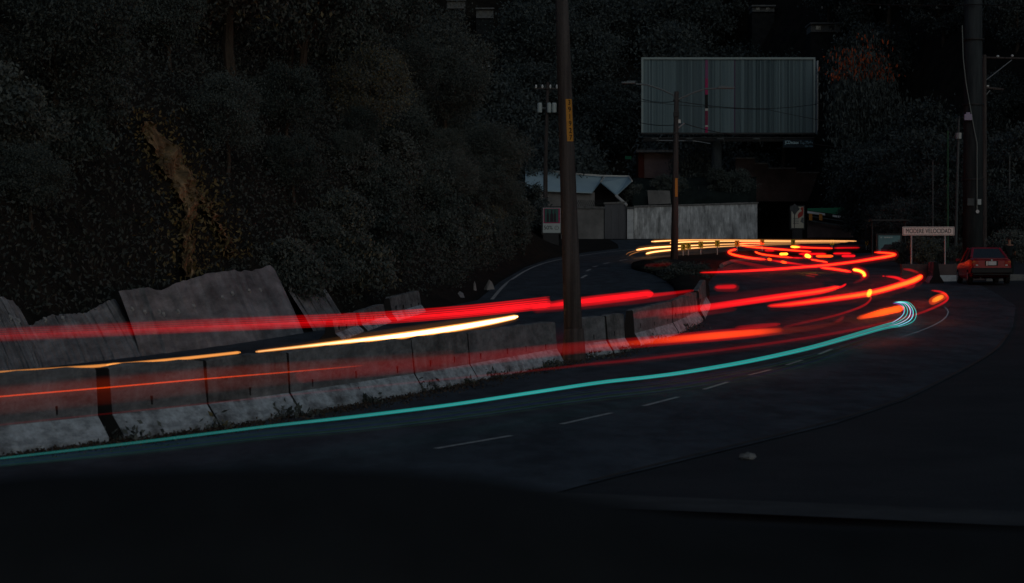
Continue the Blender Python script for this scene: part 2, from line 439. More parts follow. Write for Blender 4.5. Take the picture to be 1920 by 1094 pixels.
# pale footpath edge close to the camera and the dark bank in front of it
A, B = on(960, 940), on(1990, 985)
kind(strip('footpath_edge', [[(A.x + (B.x - A.x) * t, A.y + (B.y - A.y) * t - .7), (A.x + (B.x - A.x) * t, A.y + (B.y - A.y) * t + .5)] for t in np.linspace(0, 1, 24)], M['apron_pale'], .05), 'structure')
cx = [-400, 0, 100, 300, 450, 700, 900, 1050, 1200, 1400, 1600, 1920, 2300]
cy = [930, 897, 888, 879, 876, 879, 897, 922, 953, 978, 986, 990, 1000]
def bank_z(x, y):
    crest = CAMH - (np.interp(960 + x * FP / 3.0, cx, cy) - 500) * 3.0 / FP
    crest = crest * (1 - sm(1.5, 4.5, np.abs(x)))
    return crest * np.exp(-((y - 3.0) / 1.3) ** 2)
kind(link('foreground_bank', grid_surface('foreground_bank', np.arange(-4.6, 4.61, .06), np.arange(.2, 6.2, .1), bank_z, M['bank'])), 'structure')

# ------------------------------------------------------------------ eroded earth gully on the left hillside
spine = [(272, 228, 8), (290, 255, 20), (312, 285, 27), (330, 320, 28), (345, 350, 24), (360, 375, 18), (352, 410, 10), (350, 440, 11), (352, 480, 12), (352, 520, 9)]
spine2 = [(372, 360, 10), (392, 392, 10), (408, 420, 5), (424, 445, 7), (428, 475, 6)]
def scar_d(px, py, sp=spine):
    """Half-width minus distance to the gully's line, in photograph pixels (positive inside)."""
    ys_ = [p[1] for p in sp]
    if py < ys_[0] - 4 or py > ys_[-1] + 4: return -1e3
    return np.interp(py, ys_, [p[2] for p in sp]) - abs(px - np.interp(py, ys_, [p[0] for p in sp]))
def gully(sp):
    b = MB(); n = 9; vs = []
    rows = np.linspace(sp[0][1], sp[-1][1], 46)
    for j, y in enumerate(rows):
        c = np.interp(y, [p[1] for p in sp], [p[0] for p in sp]); w = np.interp(y, [p[1] for p in sp], [p[2] for p in sp])
        for k in range(n):
            t = (k / (n - 1) - .5) * 2
            wob = math.sin(j * 1.9) * 3 + math.sin(j * .7 + 2) * 4
            p = on(c + t * w * 1.1 + wob * (.4 + .6 * abs(t)), y, .25 + .22 * math.sin(j * .9 + k) + .15 * random.random() - (.5 if k in (0, n - 1) else 0), ground_z)
            vs.append(p)
    b.add(vs, [(j * n + k, j * n + k + 1, (j + 1) * n + k + 1, (j + 1) * n + k) for j in range(len(rows) - 1) for k in range(n - 1)])
    return kind(b.build('hillside_gully', M['earth']), 'structure')
gully(spine); gully(spine2)

# ------------------------------------------------------------------ leaning concrete slabs of the old slope lining
def slab(label, cols, plates, lean=.5):
    """cols: (pixel x, top pixel y) along the slab; the foot stands on the road's far edge."""
    base = None; b = MB(); n = 8; vs = []
    t = thing('concrete_slab', label, 'concrete slab', group='tilted slabs of the broken slope lining')
    xs = np.linspace(cols[0][0], cols[-1][0], 44)
    pts = []; rs = random.Random(len(cols) * 7 + int(cols[0][0]))
    amp = .10 if cols[-1][0] - cols[0][0] > 200 else .035
    rib = [rs.uniform(-amp, amp) for _ in xs]; uvs = []
    for i, x in enumerate(xs):
        yt = np.interp(x, [c[0] for c in cols], [c[1] for c in cols]) + rs.uniform(-2.2, 2.2)
        # the slabs lean to the left along the slope, so the foot lies to the right of the top
        fx = x + lean * max(0, 668 - yt)
        D = _D; X = (fx - 960) / FP * D
        zb = float(D[np.argmin(np.abs(X - (edge_left(D) + .15)))])
        foot = Vector(((fx - 960) / FP * zb, zb, float(road_z((fx - 960) / FP * zb, zb)) - .1))
        pts.append((foot, at(x, yt, zb + 1.7)))
    for i, (f, tp) in enumerate(pts):
        for side in (0, .17):
            for k in range(n):
                q = f.lerp(tp, k / (n - 1)) + Vector((0, side, 0))
                q.y += (rib[i] + rs.uniform(-.03, .03)) * (1 if side == 0 else 0) + .18 * math.sin(math.pi * k / (n - 1))
                vs.append(q); uvs.append((i / 43 * (cols[-1][0] - cols[0][0]) / 75, k / (n - 1) * 2.2))
    m = n * 2
    fs = []
    for i in range(len(pts) - 1):
        for k in range(n - 1):
            fs.append((i * m + k, (i + 1) * m + k, (i + 1) * m + k + 1, i * m + k + 1))
            fs.append((i * m + n + k, i * m + n + k + 1, (i + 1) * m + n + k + 1, (i + 1) * m + n + k))
        fs.append((i * m + n - 1, (i + 1) * m + n - 1, (i + 1) * m + 2 * n - 1, i * m + 2 * n - 1))
    for e in (0, len(pts) - 1):
        for k in range(n - 1): fs.append((e * m + k, e * m + k + 1, e * m + n + k + 1, e * m + n + k))
    b.add(vs, fs)
    ob = b.build('slab_face', M['slab'], t)
    uv = ob.data.uv_layers.new(name='UVMap'); li = np.empty(len(ob.data.loops), np.int32); ob.data.loops.foreach_get('vertex_index', li)
    uv.data.foreach_set('uv', np.array(uvs, np.float32)[li].reshape(-1))
    for (px, py) in plates:
        best = min(((px_of(f.lerp(tp, k / 30))[0] - px) ** 2 + (px_of(f.lerp(tp, k / 30))[1] - py) ** 2, i, k) for i, (f, tp) in enumerate(pts) for k in range(31))
        c = pts[best[1]][0].lerp(pts[best[1]][1], best[2] / 30); c.y += .18 * math.sin(math.pi * best[2] / 30) - .13
        p = MB(); r = random.uniform(-.5, .5)
        p.box(c, (.07, .04, .07), (-.6, .2, .6 + r)); p.box(c + Vector((.03, -.02, -.04)), (.035, .04, .06), (0, .5, r))
        p.build('anchor_plate', M['plate'], t)
    return t
slab('dark stained concrete slab leaning at the left border of the picture', [(-110, 535), (-40, 548), (0, 556), (22, 566), (34, 578)], [(18, 592), (34, 598)], .62)
slab('low concrete slab half buried under leaves, next to the leftmost slab', [(52, 612), (95, 592), (160, 588), (200, 566), (214, 562)], [(88, 598), (119, 595)], .6)
slab('widest tilted concrete slab with a jagged top edge and rows of anchor plates', [(222, 546), (262, 540), (302, 543), (345, 527), (390, 513), (412, 511), (440, 507), (470, 509), (505, 497), (513, 503)],
     [(245, 581), (273, 583), (298, 581), (308, 587), (334, 586), (360, 573), (414, 557), (436, 551), (465, 545), (487, 541)], .36)
slab('narrow pointed concrete slab at the right end of the slab row', [(540, 545), (555, 516), (575, 520), (588, 513), (596, 524)], [(545, 541), (563, 543)], .42)

# ------------------------------------------------------------------ jersey barriers
PROF = [(-.30, -.05), (-.30, .06), (-.145, .31), (-.085, .88), (-.07, .90), (.07, .90), (.085, .88), (.145, .31), (.30, .06), (.30, -.05)]
def jersey(label, p0, p1, group, gap0=.02, gap1=.02, tilt=0.0, worn=False, hgt=1.0, name='concrete_barrier'):
    """One precast segment between two ground points on its front foot line; the road is on its right-hand side."""
    a = Vector(p0); c = Vector(p1)
    t = Vector((c.x - a.x, c.y - a.y, 0)); L = t.length; t.normalize()
    nrm = Vector((t.y, -t.x, 0))            # to the right of travel: towards our lanes
    mid = (a + c) / 2 - nrm * .30
    o = thing(name, label, 'concrete barrier', mid, math.atan2(t.y, t.x), group)
    b = MB(); nseg = max(2, int(L / .35)); vs = []; fs = []; n = len(PROF)
    rs = random.Random(int(a.y * 100))
    for i in range(nseg + 1):
        s = -L / 2 + gap0 + (L - gap0 - gap1) * i / nseg
        zc = float(np.interp(s, [-L / 2, L / 2], [a.z - mid.z, c.z - mid.z]))
        for (u, z) in PROF:
            chip = rs.uniform(-.010, .010)
            if i in (0, nseg) and z > .8: chip -= .02
            vs.append((s + (rs.uniform(-.012, .012) if i in (0, nseg) else 0), u + chip + tilt * z, zc + z * hgt + (chip if z > .5 else 0)))
    fm = []
    for i in range(nseg):
        for k in range(n - 1):
            fs.append((i * n + k, (i + 1) * n + k, (i + 1) * n + k + 1, i * n + k + 1)); fm.append(1 if k in (0, 1, 7, 8) else 0)
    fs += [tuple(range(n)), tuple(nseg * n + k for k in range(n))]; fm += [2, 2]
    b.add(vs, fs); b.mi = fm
    b.build('barrier_body', [M['barrier_worn' if worn else 'barrier'], M['barrier_foot'], M['end_shade']], o)
    # drain and lifting slots cast into the face towards our lanes
    for k in range(max(1, int(L / 1.6))):
        s = -L / 2 + L * (k + .5) / max(1, int(L / 1.6)) + rs.uniform(-.2, .2)
        p = MB(); p.box((s, -.128, .42 * hgt + rs.uniform(-.02, .02)), (.035, .03, .11)); p.build('lifting_slot', M['black'], o)
    return o
GB = 'precast barriers dividing the carriageways'
bpx = [(-150, 876), (0, 853), (208, 829), (410, 803), (563, 778), (793, 736), (896, 715), (1058, 681)]
bl = ['barrier segment running out of the picture at the far left', 'barrier segment to the left of the wide dark gap', 'barrier segment directly right of the wide dark gap',
      'second barrier segment right of the wide dark gap', 'long barrier segment under the left end of the white streak', 'short barrier segment under the middle of the white streak',
      'long barrier segment immediately left of the big leaning pole']
for i in range(len(bpx) - 1):
    if i == 0: continue
    jersey('grey ' + bl[i] if i != 1 else 'grey barrier segment at the left border, left of the wide dark gap', on(*bpx[i]) if i > 1 else on(-170, 876), on(*bpx[i + 1]), GB, gap0=.28 if i == 2 else .05, gap1=.04, worn=i in (3, 5), tilt=random.uniform(-.01, .01))
jersey('short barrier segment just right of the big leaning pole', on(1097, 673), on(1149, 664.5), GB, worn=False)
jersey('dark stained barrier block between the pole and the second gap', on(1151, 664), on(1184, 657), GB, gap0=.05, worn=True)
jersey('barrier segment starting after the second gap, right of the pole', on(1201, 649), on(1272, 627), GB)
jersey('last barrier segment where the row meets the median', on(1273, 626.5), on(1318, 603), GB, worn=True)
jersey('end-on barrier segment closing the row at the median', on(1322, 600), on(1333, 573), GB, worn=True)

# fallen and broken barrier pieces on the far shoulder
GF = 'broken barriers on the far shoulder'
for lab, a, c in (('weathered barrier piece lying on the far shoulder below the pointed slab', (640, 640), (684, 622)), ('cracked barrier piece in the middle of the far shoulder group', (688, 622), (735, 604)),
                  ('tallest barrier piece of the far shoulder group, nearest the dark bushes', (744, 603), (800, 585))):
    p = on(*a); q = on(*c)
    jersey(lab, p, q, GF, worn=True, tilt=.05, hgt=.62 if a[0] < 700 else .8, gap0=.12, gap1=.12)
def chunk(name, label, cat, p, size, m, seed, group=None):
    rr = random.Random(seed); bm = bmesh.new(); bmesh.ops.create_icosphere(bm, subdivisions=1 if cat == 'rubble' else 2, radius=1)
    for v in bm.verts:
        if cat == 'rubble' and v.co.z > .2: v.co.x *= .45; v.co.y *= .45
        k = 1 + rr.uniform(-.18, .18) + .22 * math.sin(v.co.x * 3 + seed) * math.cos(v.co.z * 2.5 + seed)
        v.co = Vector((v.co.x * size[0] * k, v.co.y * size[1] * k, max(v.co.z, -.45) * size[2] * k))
    me = bpy.data.meshes.new(name); bm.to_mesh(me); bm.free(); me.materials.append(m)
    o = link(name, me, None, p + Vector((0, 0, size[2] * .35)))
    return tag(o, label, cat, group)
chunk('concrete_rubble', 'upright lump of broken concrete beside the far road edge', 'rubble', on(890, 547), (.12, .2, .38), M['stucco'], 1)
chunk('concrete_rubble', 'pointed heap of pale rubble right of the upright lump', 'rubble', on(917, 543), (.34, .3, .36), M['stucco'], 2)
chunk('concrete_rubble', 'small broken lump left of the upright rubble', 'rubble', on(862, 558), (.26, .3, .18), M['slab'], 3)
for i, px in enumerate((966, 980, 995, 1008, 1021)):
    chunk('kerb_stone', ('first', 'second', 'third', 'fourth', 'fifth')[i] + ' whitish kerb stone from the left along the far bend', 'kerb stone', on(px, 489 - i * 2.2), (.42, .4, .16), M['white'], 20 + i, 'whitish kerb stones at the far bend')
chunk('stone', 'pale stone lying on the dark verge at the lower right', 'stone', on(1402, 860), (.085, .07, .05), M['barrier'], 40)
chunk('rubble_heap', 'pale broken kerb lump at the foot of the double street lamp', 'rubble', on(1262, 512), (.35, .3, .3), M['rubble'], 41)
chunk('rubble_heap', 'whitish broken concrete lump at the right edge of the median mound', 'rubble', on(1300, 512), (.25, .3, .35), M['rubble'], 43)

# ------------------------------------------------------------------ big leaning pole with the number plate
pb = on(1077, 676); pt = at(1051, -60, pb.y)
t = thing('utility_pole', 'thick brown leaning pole with a yellow number plate, in the barrier row', 'utility pole', pb)
top = pt - pb
b = MB(); b.tube([Vector((0, 0, -.1)), top * .25, top * .5, top * .75, top], [.205, .19, .172, .155, .138], 20); b.build('pole_shaft', M['pole'], t, smooth=True)
b = MB(); b.tube([(-.01, 0, -.05), (-.01, 0, .25), (-.01, 0, .7)], [.27, .25, .215], 12); b.build('concrete_collar', M['pole'], t)
pl0 = at(1063.5, 187, pb.y); pl1 = at(1070.5, 266, pb.y)
ax = (pl0 - pl1).normalized()
cen = (pl0 + pl1) / 2 - pb
sh = top * ((cen.z) / top.z)
hw = .072
npl = MB(); rad = .178; nseg = 6; vs = []
for j in (0, 1):
    for k in range(nseg + 1):
        a = R(2 + 56 * k / nseg)
        base = (pl1 if j == 0 else pl0) - pb
        axis = top * (base.z / top.z)
        rr = .205 - .067 * (base.z / top.z) + .006
        vs.append(axis + Vector((math.sin(a) * rr, -math.cos(a) * rr, 0)))
npl.add(vs, [(k, k + 1, nseg + 2 + k, nseg + 1 + k) for k in range(nseg)])
plate = npl.build('number_plate', M['yellowplate'], t)
for i, ch in enumerate('391927'):
    f = (i + .5) / 6
    c = (pl0 - pb).lerp(pl1 - pb, f); axis = top * (c.z / top.z); a = R(29)
    rr = .205 - .067 * (c.z / top.z) + .012
    text('digit', ch, .16, M['black'], plate, axis + Vector((math.sin(a) * rr, -math.cos(a) * rr, 0)), (math.pi / 2, -.02, a), sx=.95)

# ------------------------------------------------------------------ double-arm street lamp on the median
lb = on(1264, 505); LD = lb.y
t = thing('street_lamp', 'tall double-armed street lamp on the median in front of the billboard', 'street lamp', lb)
lt = at(1268.5, 172, LD) - lb
b = MB(); b.tube([Vector((0, 0, -.1)), lt * .5, lt], [.21, .165, .12], 14); b.build('lamp_pole', M['pole'], t, smooth=True)
def LP(px, py): return at(px, py, LD) - lb
for s, pts, hd in (('left', [(1266, 188), (1262, 178), (1240, 168), (1213, 159), (1192, 158)], (1165, 1191, 155.5)), ('right', [(1270, 188), (1277, 184), (1300, 174), (1322, 167), (1345, 166)], (1345, 1377, 165))):
    b = MB(); b.tube([LP(*p) for p in pts], .045, 8); b.build('lamp_arm', M['armsteel'], t)
    a, c = LP(hd[0], hd[2]), LP(hd[1], hd[2])
    b = MB(); b.box((a + c) / 2, ((c - a).length, .3, .10)); b.box((a + c) / 2 + Vector((.15 if s == 'left' else -.15, 0, .07)), (.5, .22, .06)); b.build('lamp_head', M['armsteel'], t, bevel=.02)
b = MB(); b.tube([LP(1262, 189), LP(1274, 189)], .06, 8); b.box(LP(1268, 215), (.3, .34, .25)); b.box(LP(1268, 250), (.4, .3, .08)); b.build('bracket', M['darksteel'], t)
b = MB(); b.tube([LP(1272, 240), LP(1283, 231)], .04, 6); b.box(LP(1274, 228), (.12, .12, .2)); b.build('cable_hook', M['steel'], t)
b = MB()
p = LP(1267, 352) + Vector((.02, -.19, 0)); b.box(p, (.14, .02, 1.0)); b.build('number_strip', M['orange'], t)
chunk('concrete_footing', 'dark lumpy footing around the base of the double street lamp', 'footing', on(1262, 511), (.85, .9, .55), M['bank'], 45)

# ------------------------------------------------------------------ billboard
BD = 232.0
bb0, bb1 = at(1203, 250, BD), at(1528, 252, BD)
bt0, bt1 = at(1203, 110, BD), at(1528, 108, BD)
bw = bb1.x - bb0.x; bh = bt0.z - bb0.z
bx = at(1345, 330, BD)
bz = float(ground_z(bx.x, BD + .9))
t = thing('billboard', 'large empty billboard of grey vertical slats with one magenta slat', 'billboard', (bx.x, BD, bz))
def L(px, py, dy=0): return at(px, py, BD) - Vector((bx.x, BD, bz)) + Vector((0, dy, 0))
lo, hi = L(1206, 249), L(1525, 112)
w = hi.x - lo.x; h = hi.z - lo.z
b = MB(); b.box(((lo.x + hi.x) / 2, .30, (lo.z + hi.z) / 2), (w, .3, h)); b.build('backing', M['darksteel'], t)
ns = 118; b = MB(); rr = random.Random(5); tone = 0
skip = int(ns * (1323 - 1206) / 319)
for i in range(ns):
    if i in (skip, skip + 1): continue
    if rr.random() < .25: tone = rr.choice((0, 1))
    x0 = lo.x + w * i / ns; x1 = lo.x + w * (i + .93) / ns
    d0, d1 = rr.uniform(0, .035), rr.uniform(0, .035)
    if rr.random() < .12: d1 += .06
    b.m = tone if rr.random() < .8 else 1 - tone
    if abs(i - int(ns * .535)) < 1: b.m = 2
    b.add([(x0, d0, lo.z), (x1, d1, lo.z), (x1, d1, hi.z), (x0, d0, hi.z), (x0, .12, lo.z), (x1, .12, lo.z), (x1, .12, hi.z), (x0, .12, hi.z)],
          [(0, 1, 2, 3), (0, 4, 5, 1), (3, 2, 6, 7), (0, 3, 7, 4), (1, 5, 6, 2)])
sp = b.build('slat_field', [M['slat'], M['slat2'], M['purple']], t); kind(sp, 'stuff')
x0 = lo.x + w * (skip + .05) / ns; x1 = lo.x + w * (skip + 1.93) / ns
b = MB()
for (za, zb, mi) in ((1, .74, 1), (.74, .52, 0), (.52, .33, 2), (.33, .30, 3), (.30, .10, 4), (.10, .08, 3), (.08, 0, 0)):
    b.m = mi
    b.box(((x0 + x1) / 2, .06, lo.z + h * (za + zb) / 2), (x1 - x0, .1, h * (za - zb)))
b.build('magenta_slat', [M['magenta'], mat('plum_print', (.22, .06, .16), .5), M['black'], M['trim'], mat('wine_print', (.20, .012, .06), .5)], t)
b = MB()
for (c, d) in ((((lo.x + hi.x) / 2, -.02, hi.z + .10), (w + .36, .25, .20)), ((lo.x - .09, -.02, (lo.z + hi.z) / 2), (.18, .25, h)), ((hi.x + .09, -.02, (lo.z + hi.z) / 2), (.18, .25, h))): b.box(c, d)
b.build('frame', mat('frame_grey', (.26, .33, .34), .5, metal=.2), t)
b = MB(); b.box(((lo.x + hi.x) / 2, -.02, lo.z - .09), (w + .36, .25, .16)); b.box(((lo.x + hi.x) / 2, .6, lo.z - .7), (w, .25, .3)); b.box(((lo.x + hi.x) / 2, -.55, lo.z - .55), (w, .9, .08))
b.build('catwalk', M['darksteel'], t)
for px in (1226, 1290, 1348, 1415):
    a = L(px - 6, 262, -1.6); c = L(px + 6, 262, -1.6)
    q = MB(); q.tube([c + Vector((0, 1.2, -.55)), c + Vector((.1, .2, -.5)), c], .035, 6); q.box((a + c) / 2, ((c - a).length, .3, .14)); q.build('floodlight', M['polegrey'], t)
b = MB(); b.tube([L(1228, 265, -1.3), L(1300, 266, -1.3), L(1330, 271, -1.3)], .03, 6); b.build('lamp_cable', M['steel'], t)
b = MB(); b.tube([(0, .9, -.5), (0, .9, lo.z - .3)], .5, 18); b.build('column', M['mast'], t, smooth=True)
# the rear face of the two-sided board, seen edge-on at the right
b = MB(); e0, e1 = L(1527, 250, 1.6), L(1529, 112, 1.6)
b.box(((e0.x + .45), 1.6, (e0.z + e1.z) / 2), (.10, 1.1, e1.z - e0.z)); b.build('rear_panel_edge', M['white'], t)
b = MB(); c0, c1 = L(1466, 263, -.9), L(1523, 278, -.9)
b.box(((c0.x + c1.x) / 2, -.9, (c0.z + c1.z) / 2), (c1.x - c0.x, .06, c0.z - c1.z))
owner = b.build('owner_plate', M['navy'], t)
text('lettering', 'JCDecaux', .44, M['cyanprint'], owner, L(1482.5, 268.5, -.96), fit=1.34)
text('lettering', 'Top Media', .42, M['bluegrey'], owner, L(1509.5, 268.5, -.96), fit=1.22)
text('lettering', '2361 1616', .22, M['bluegrey'], owner, L(1514, 275.5, -.96), fit=.75)

# ------------------------------------------------------------------ warehouse, gate and walls on the far side of the bend
WD = 226.0
wz = float(road_z(10, WD))
org = Vector((at(1120, 400, WD).x, WD, wz))
t = thing('warehouse', 'low warehouse with pale blue folded metal roof behind the bend', 'building', org)
def Q(px, py, d=WD): return at(px, py, d) - org
def panel(b, pxs, d, thick=.12):
    n = len(pxs)
    f = [Q(x, y, d) for x, y in pxs]; g = [v + Vector((0, thick, 0)) for v in f]
    b.add(f + g, [tuple(range(n)), tuple(range(2 * n - 1, n - 1, -1))] + [(i, (i + 1) % n, (i + 1) % n + n, i + n) for i in range(n)])
def slope(b, quad, thick=.10):
    f = [Q(x, y, d) for x, y, d in quad]; g = [v + Vector((0, .02, -thick)) for v in f]; n = len(quad)
    b.add(f + g, [tuple(range(n)), tuple(range(2 * n - 1, n - 1, -1))] + [(i, (i + 1) % n, (i + 1) % n + n, i + n) for i in range(n)])
b = MB(); slope(b, [(985, 356, 228), (1110, 361, 228), (1127, 340, 232), (1128, 331, 236), (985, 312, 236)]); b.build('roof_sheet', M['roof'], t)
b = MB(); slope(b, [(1126, 341, 229), (1156, 366, 226.5), (1184, 340, 229), (1180, 331, 236), (1131, 331, 236)]); b.build('roof_sheet', M['roof'], t)
b = MB()
b.tube([Q(985, 314, 235), Q(1060, 325, 235), Q(1128, 330, 235), Q(1179, 331, 235), Q(1185, 340, 229)], .09, 6)
b.tube([Q(1127, 341, 228.6), Q(1133, 332, 232)], .08, 6); b.tube([Q(1155, 367, 226.3), Q(1175, 385, 225)], .14, 6)
b.build('roof_trim', M['trim'], t)
b = MB(); panel(b, [(985, 357), (1115, 361), (1115, 392), (985, 392)], 228.5, .25); b.build('upper_wall', M['stucco'], t)
b = MB(); panel(b, [(1115, 360), (1190, 360), (1190, 392), (1115, 392)], 233, .2); b.build('back_wall', M['stucco'], t)
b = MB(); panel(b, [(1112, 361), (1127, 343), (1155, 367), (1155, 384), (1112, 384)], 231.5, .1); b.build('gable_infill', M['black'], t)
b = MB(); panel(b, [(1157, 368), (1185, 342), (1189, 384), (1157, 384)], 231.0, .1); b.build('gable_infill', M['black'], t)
g0 = 226.0
t = thing('yard_wall', 'grey rendered yard wall with mesh on top, left of the metal gate', 'wall', org)
b = MB(); panel(b, [(1052, 390), (1132, 391), (1132, 468), (1052, 470)], g0 - 1, .25); b.build('wall_panel', M['stucco'], t)
b = MB(); panel(b, [(1050, 386), (1134, 388), (1134, 392), (1050, 391)], g0 - 1.1, .45); b.build('wall_coping', M['kerb'], t)
b = MB()
for i in range(14):
    x = 1076 + i * 4; b.tube([Q(x, 387, g0 - .9), Q(x + 6, 376, g0 - .9)], .018, 4); b.tube([Q(x + 6, 387, g0 - .9), Q(x, 376, g0 - .9)], .018, 4)
kind(b.build('wire_mesh', M['darksteel'], t), 'stuff')
t = thing('metal_gate', 'plain grey sheet metal gate between yard wall and white pillar', 'gate', org)
for i, (x0, x1) in enumerate(((1133.5, 1146), (1146.3, 1160), (1160.3, 1174))):
    b = MB(); panel(b, [(x0, 383), (x1, 382), (x1, 467), (x0, 468)], g0 - .8, .06); b.build('gate_sheet', M['gate'], t)
b = MB(); panel(b, [(1132, 380), (1175, 378), (1175, 382), (1132, 383)], g0 - .9, .15); b.build('gate_lintel', M['stucco'], t)
t = thing('gate_pillar', 'white painted gate pillar between gate and stained wall', 'pillar', org)
b = MB(); panel(b, [(1176, 392), (1188, 392), (1188, 467), (1176, 467)], g0 - 1.2, .5); b.build('pillar_shaft', M['white'], t)
b = MB(); panel(b, [(1175, 388), (1189.5, 388), (1189.5, 392), (1175, 392)], g0 - 1.3, .7); b.build('pillar_cap', M['kerb'], t)
t = thing('stained_wall', 'long whitewashed wall with dark vertical stains along the bend', 'wall', org)
b = MB(); panel(b, [(1189, 389), (1300, 386), (1420, 382), (1420, 462), (1189, 468)], g0 - .6, .3); b.build('wall_face', M['stained'], t)
b = MB(); panel(b, [(1189, 386), (1300, 383), (1422, 379), (1422, 382), (1189, 389)], g0 - .7, .5); b.build('wall_coping', M['rubble'], t)
# netting-covered shed above the stained wall
t = thing('netting_shelter', 'dark green netting shelter sagging behind the stained wall', 'shelter', org)
b = MB(); vs = []
NX = 24
for j, (d, ya) in enumerate(((227.5, 386), (228.5, 360), (231, 340), (236, 334))):
    for i in range(NX):
        x = 1186 + (1418 - 1186) * i / (NX - 1)
        vs.append(Q(x, ya + (2.5 * math.sin(i * 1.1 + j) + 3 * math.sin(i * .5)) * (0 if j == 0 else 1), d))
b.add(vs, [(j * NX + i, j * NX + i + 1, (j + 1) * NX + i + 1, (j + 1) * NX + i) for j in range(3) for i in range(NX - 1)])
b.build('netting', M['tarp'], t)
for px in (1200, 1255, 1310, 1365, 1412):
    b = MB(); b.tube([Q(px, 440, 229), Q(px, 350, 229.2)], .06, 6); b.build('post', M['darksteel'], t)
b = MB(); panel(b, [(1214, 357), (1256, 358), (1258, 382), (1216, 384)], 227.2, .06); b.build('pale_sheet', M['stucco'], t)
# houses and retaining walls behind
t = thing('small_house', 'small pinkish house with red-brown end wall below the billboard', 'house', org)
b = MB(); panel(b, [(1208, 286), (1262, 286), (1262, 334), (1208, 334)], 244, 4); b.build('house_wall', M['pinkwall'], t)
b = MB(); panel(b, [(1197, 284), (1207.5, 284), (1207.5, 334), (1197, 334)], 243.8, 4); b.build('end_wall', M['redwall'], t)
b = MB(); panel(b, [(1193, 281), (1265, 281), (1265, 286), (1193, 286)], 243.2, 5); b.build('roof_slab', M['rubble'], t)
b = MB(); panel(b, [(1172, 293), (1184, 293), (1184, 299), (1172, 299)], 243.0, .1); b.build('awning', M['greenpanel'], t)
t = thing('retaining_wall', 'stepped dark block retaining wall right of the netting shelter', 'wall', org)
for i, (x0, x1, yt, yb) in enumerate(((1379, 1416, 298, 345), (1413, 1440, 308, 378), (1440, 1493, 317, 378), (1493, 1548, 325, 378))):
    b = MB(); panel(b, [(x0, yt), (x1 - .3, yt), (x1 - .3, yb), (x0, yb)], 240 + i * .3, .4); b.build('wall_bay', M['block'], t)
    b = MB(); panel(b, [(x0, yt - 2.5), (x1 - .3, yt - 2.5), (x1 - .3, yt), (x0, yt)], 239.8 + i * .3, .7); b.build('wall_coping', M['rubble'], t)
# blockwork joints in courses on the wall bays
b = MB()
for (x0, x1, yt, yb, d) in ((1413, 1439, 311, 378, 240.25), (1440, 1492, 320, 378, 240.55), (1494, 1547, 328, 378, 240.85)):
    y = yt + 4
    while y < yb:
        b.box((Q(x0, y, d) + Q(x1, y, d)) / 2, ((Q(x1, y, d) - Q(x0, y, d)).length, .04, .05)); y += 6
kind(b.build('course_ledges', M['block'], t), 'stuff')

# ------------------------------------------------------------------ street furniture at the far bend
def poster_stand(label, x0, x1, y0, y1, ybase, d, build_art, frame=.12):
    o = at((x0 + x1) / 2, ybase, d); o.z = float(ground_z(o.x, d))
    tt = thing('poster_stand', label, 'poster stand', o)
    a = at(x0, y1, d) - o; c = at(x1, y0, d) - o
    wd, hh = c.x - a.x, c.z - a.z; cxm = (a.x + c.x) / 2
    b = MB(); b.box((cxm, .15, (a.z + c.z) / 2), (wd + 2 * frame, .25, hh + 2 * frame)); b.box((cxm, .15, (a.z - frame) / 2), (wd * .8, .22, max(.1, a.z - frame)))
    b.build('cabinet', M['darksteel'], tt)
    b = MB(); build_art(b, a, c, wd, hh)
    return tt, a, c, wd, hh
tt, a, c, wd, hh = poster_stand('cream poster with red figures in a dark stand, by the grey diamond sign', 1484, 1507, 388, 428, 452, 205, lambda *k: None)
def flat(name, m, parent, x0, x1, z0, z1, y): b = MB(); b.box(((x0 + x1) / 2, y, (z0 + z1) / 2), (x1 - x0, .02, z1 - z0)); return b.build(name, m, parent)
ps = flat('poster', M['poster_cream'], tt, a.x, c.x, a.z, c.z, .01)
def blob(parent, pts, m, y, a, wd, hh, name='print'):
    b = MB(); n = len(pts); f = [(a.x + wd * u, y, a.z + hh * v) for u, v in pts]; g = [(p[0], y + .008, p[2]) for p in f]
    b.add(f + g, [tuple(range(n)), tuple(range(2 * n - 1, n - 1, -1))] + [(i, (i + 1) % n, (i + 1) % n + n, i + n) for i in range(n)]); return b.build(name, m, parent)
blob(ps, [(.55, .45), (.7, .5), (.95, .6), (.98, .98), (.8, .98), (.72, .9), (.85, .8), (.6, .72), (.5, .6)], M['poster_red'], -.012, a, wd, hh)
blob(ps, [(.72, .3), (.98, .22), (.98, .48), (.85, .5)], M['poster_grey'], -.012, a, wd, hh)
blob(ps, [(.08, .7), (.3, .62), (.45, .75), (.3, .82)], M['poster_grey'], -.012, a, wd, hh)
for k in range(4): blob(ps, [(.1, .2 + .08 * k), (.6, .2 + .08 * k), (.6, .225 + .08 * k), (.1, .225 + .08 * k)], M['poster_grey'], -.012, a, wd, hh, 'text_line')
tt, a, c, wd, hh = poster_stand('dark teal car poster in a wide stand, left of the speed warning sign', 1647, 1688, 442, 472, 486, 150, lambda *k: None)
ps = flat('poster', M['poster_teal'], tt, a.x, c.x, a.z, c.z, .01)
blob(ps, [(.12, 0), (.12, .2), (.2, .26), (.28, .45), (.68, .45), (.78, .26), (.86, .2), (.86, 0)], M['poster_dark'], -.012, a, wd, hh)
blob(ps, [(.88, 0), (.98, 0), (.98, .7), (.93, .78), (.86, .4)], M['poster_grey'], -.012, a, wd, hh)
for (u0, u1) in ((.10, .16), (.26, .34), (.36, .44), (.46, .55), (.58, .64)): blob(ps, [(u0, .84), (u1, .84), (u1, .92), (u0, .92)], M['poster_white'], -.012, a, wd, hh, 'text_line')
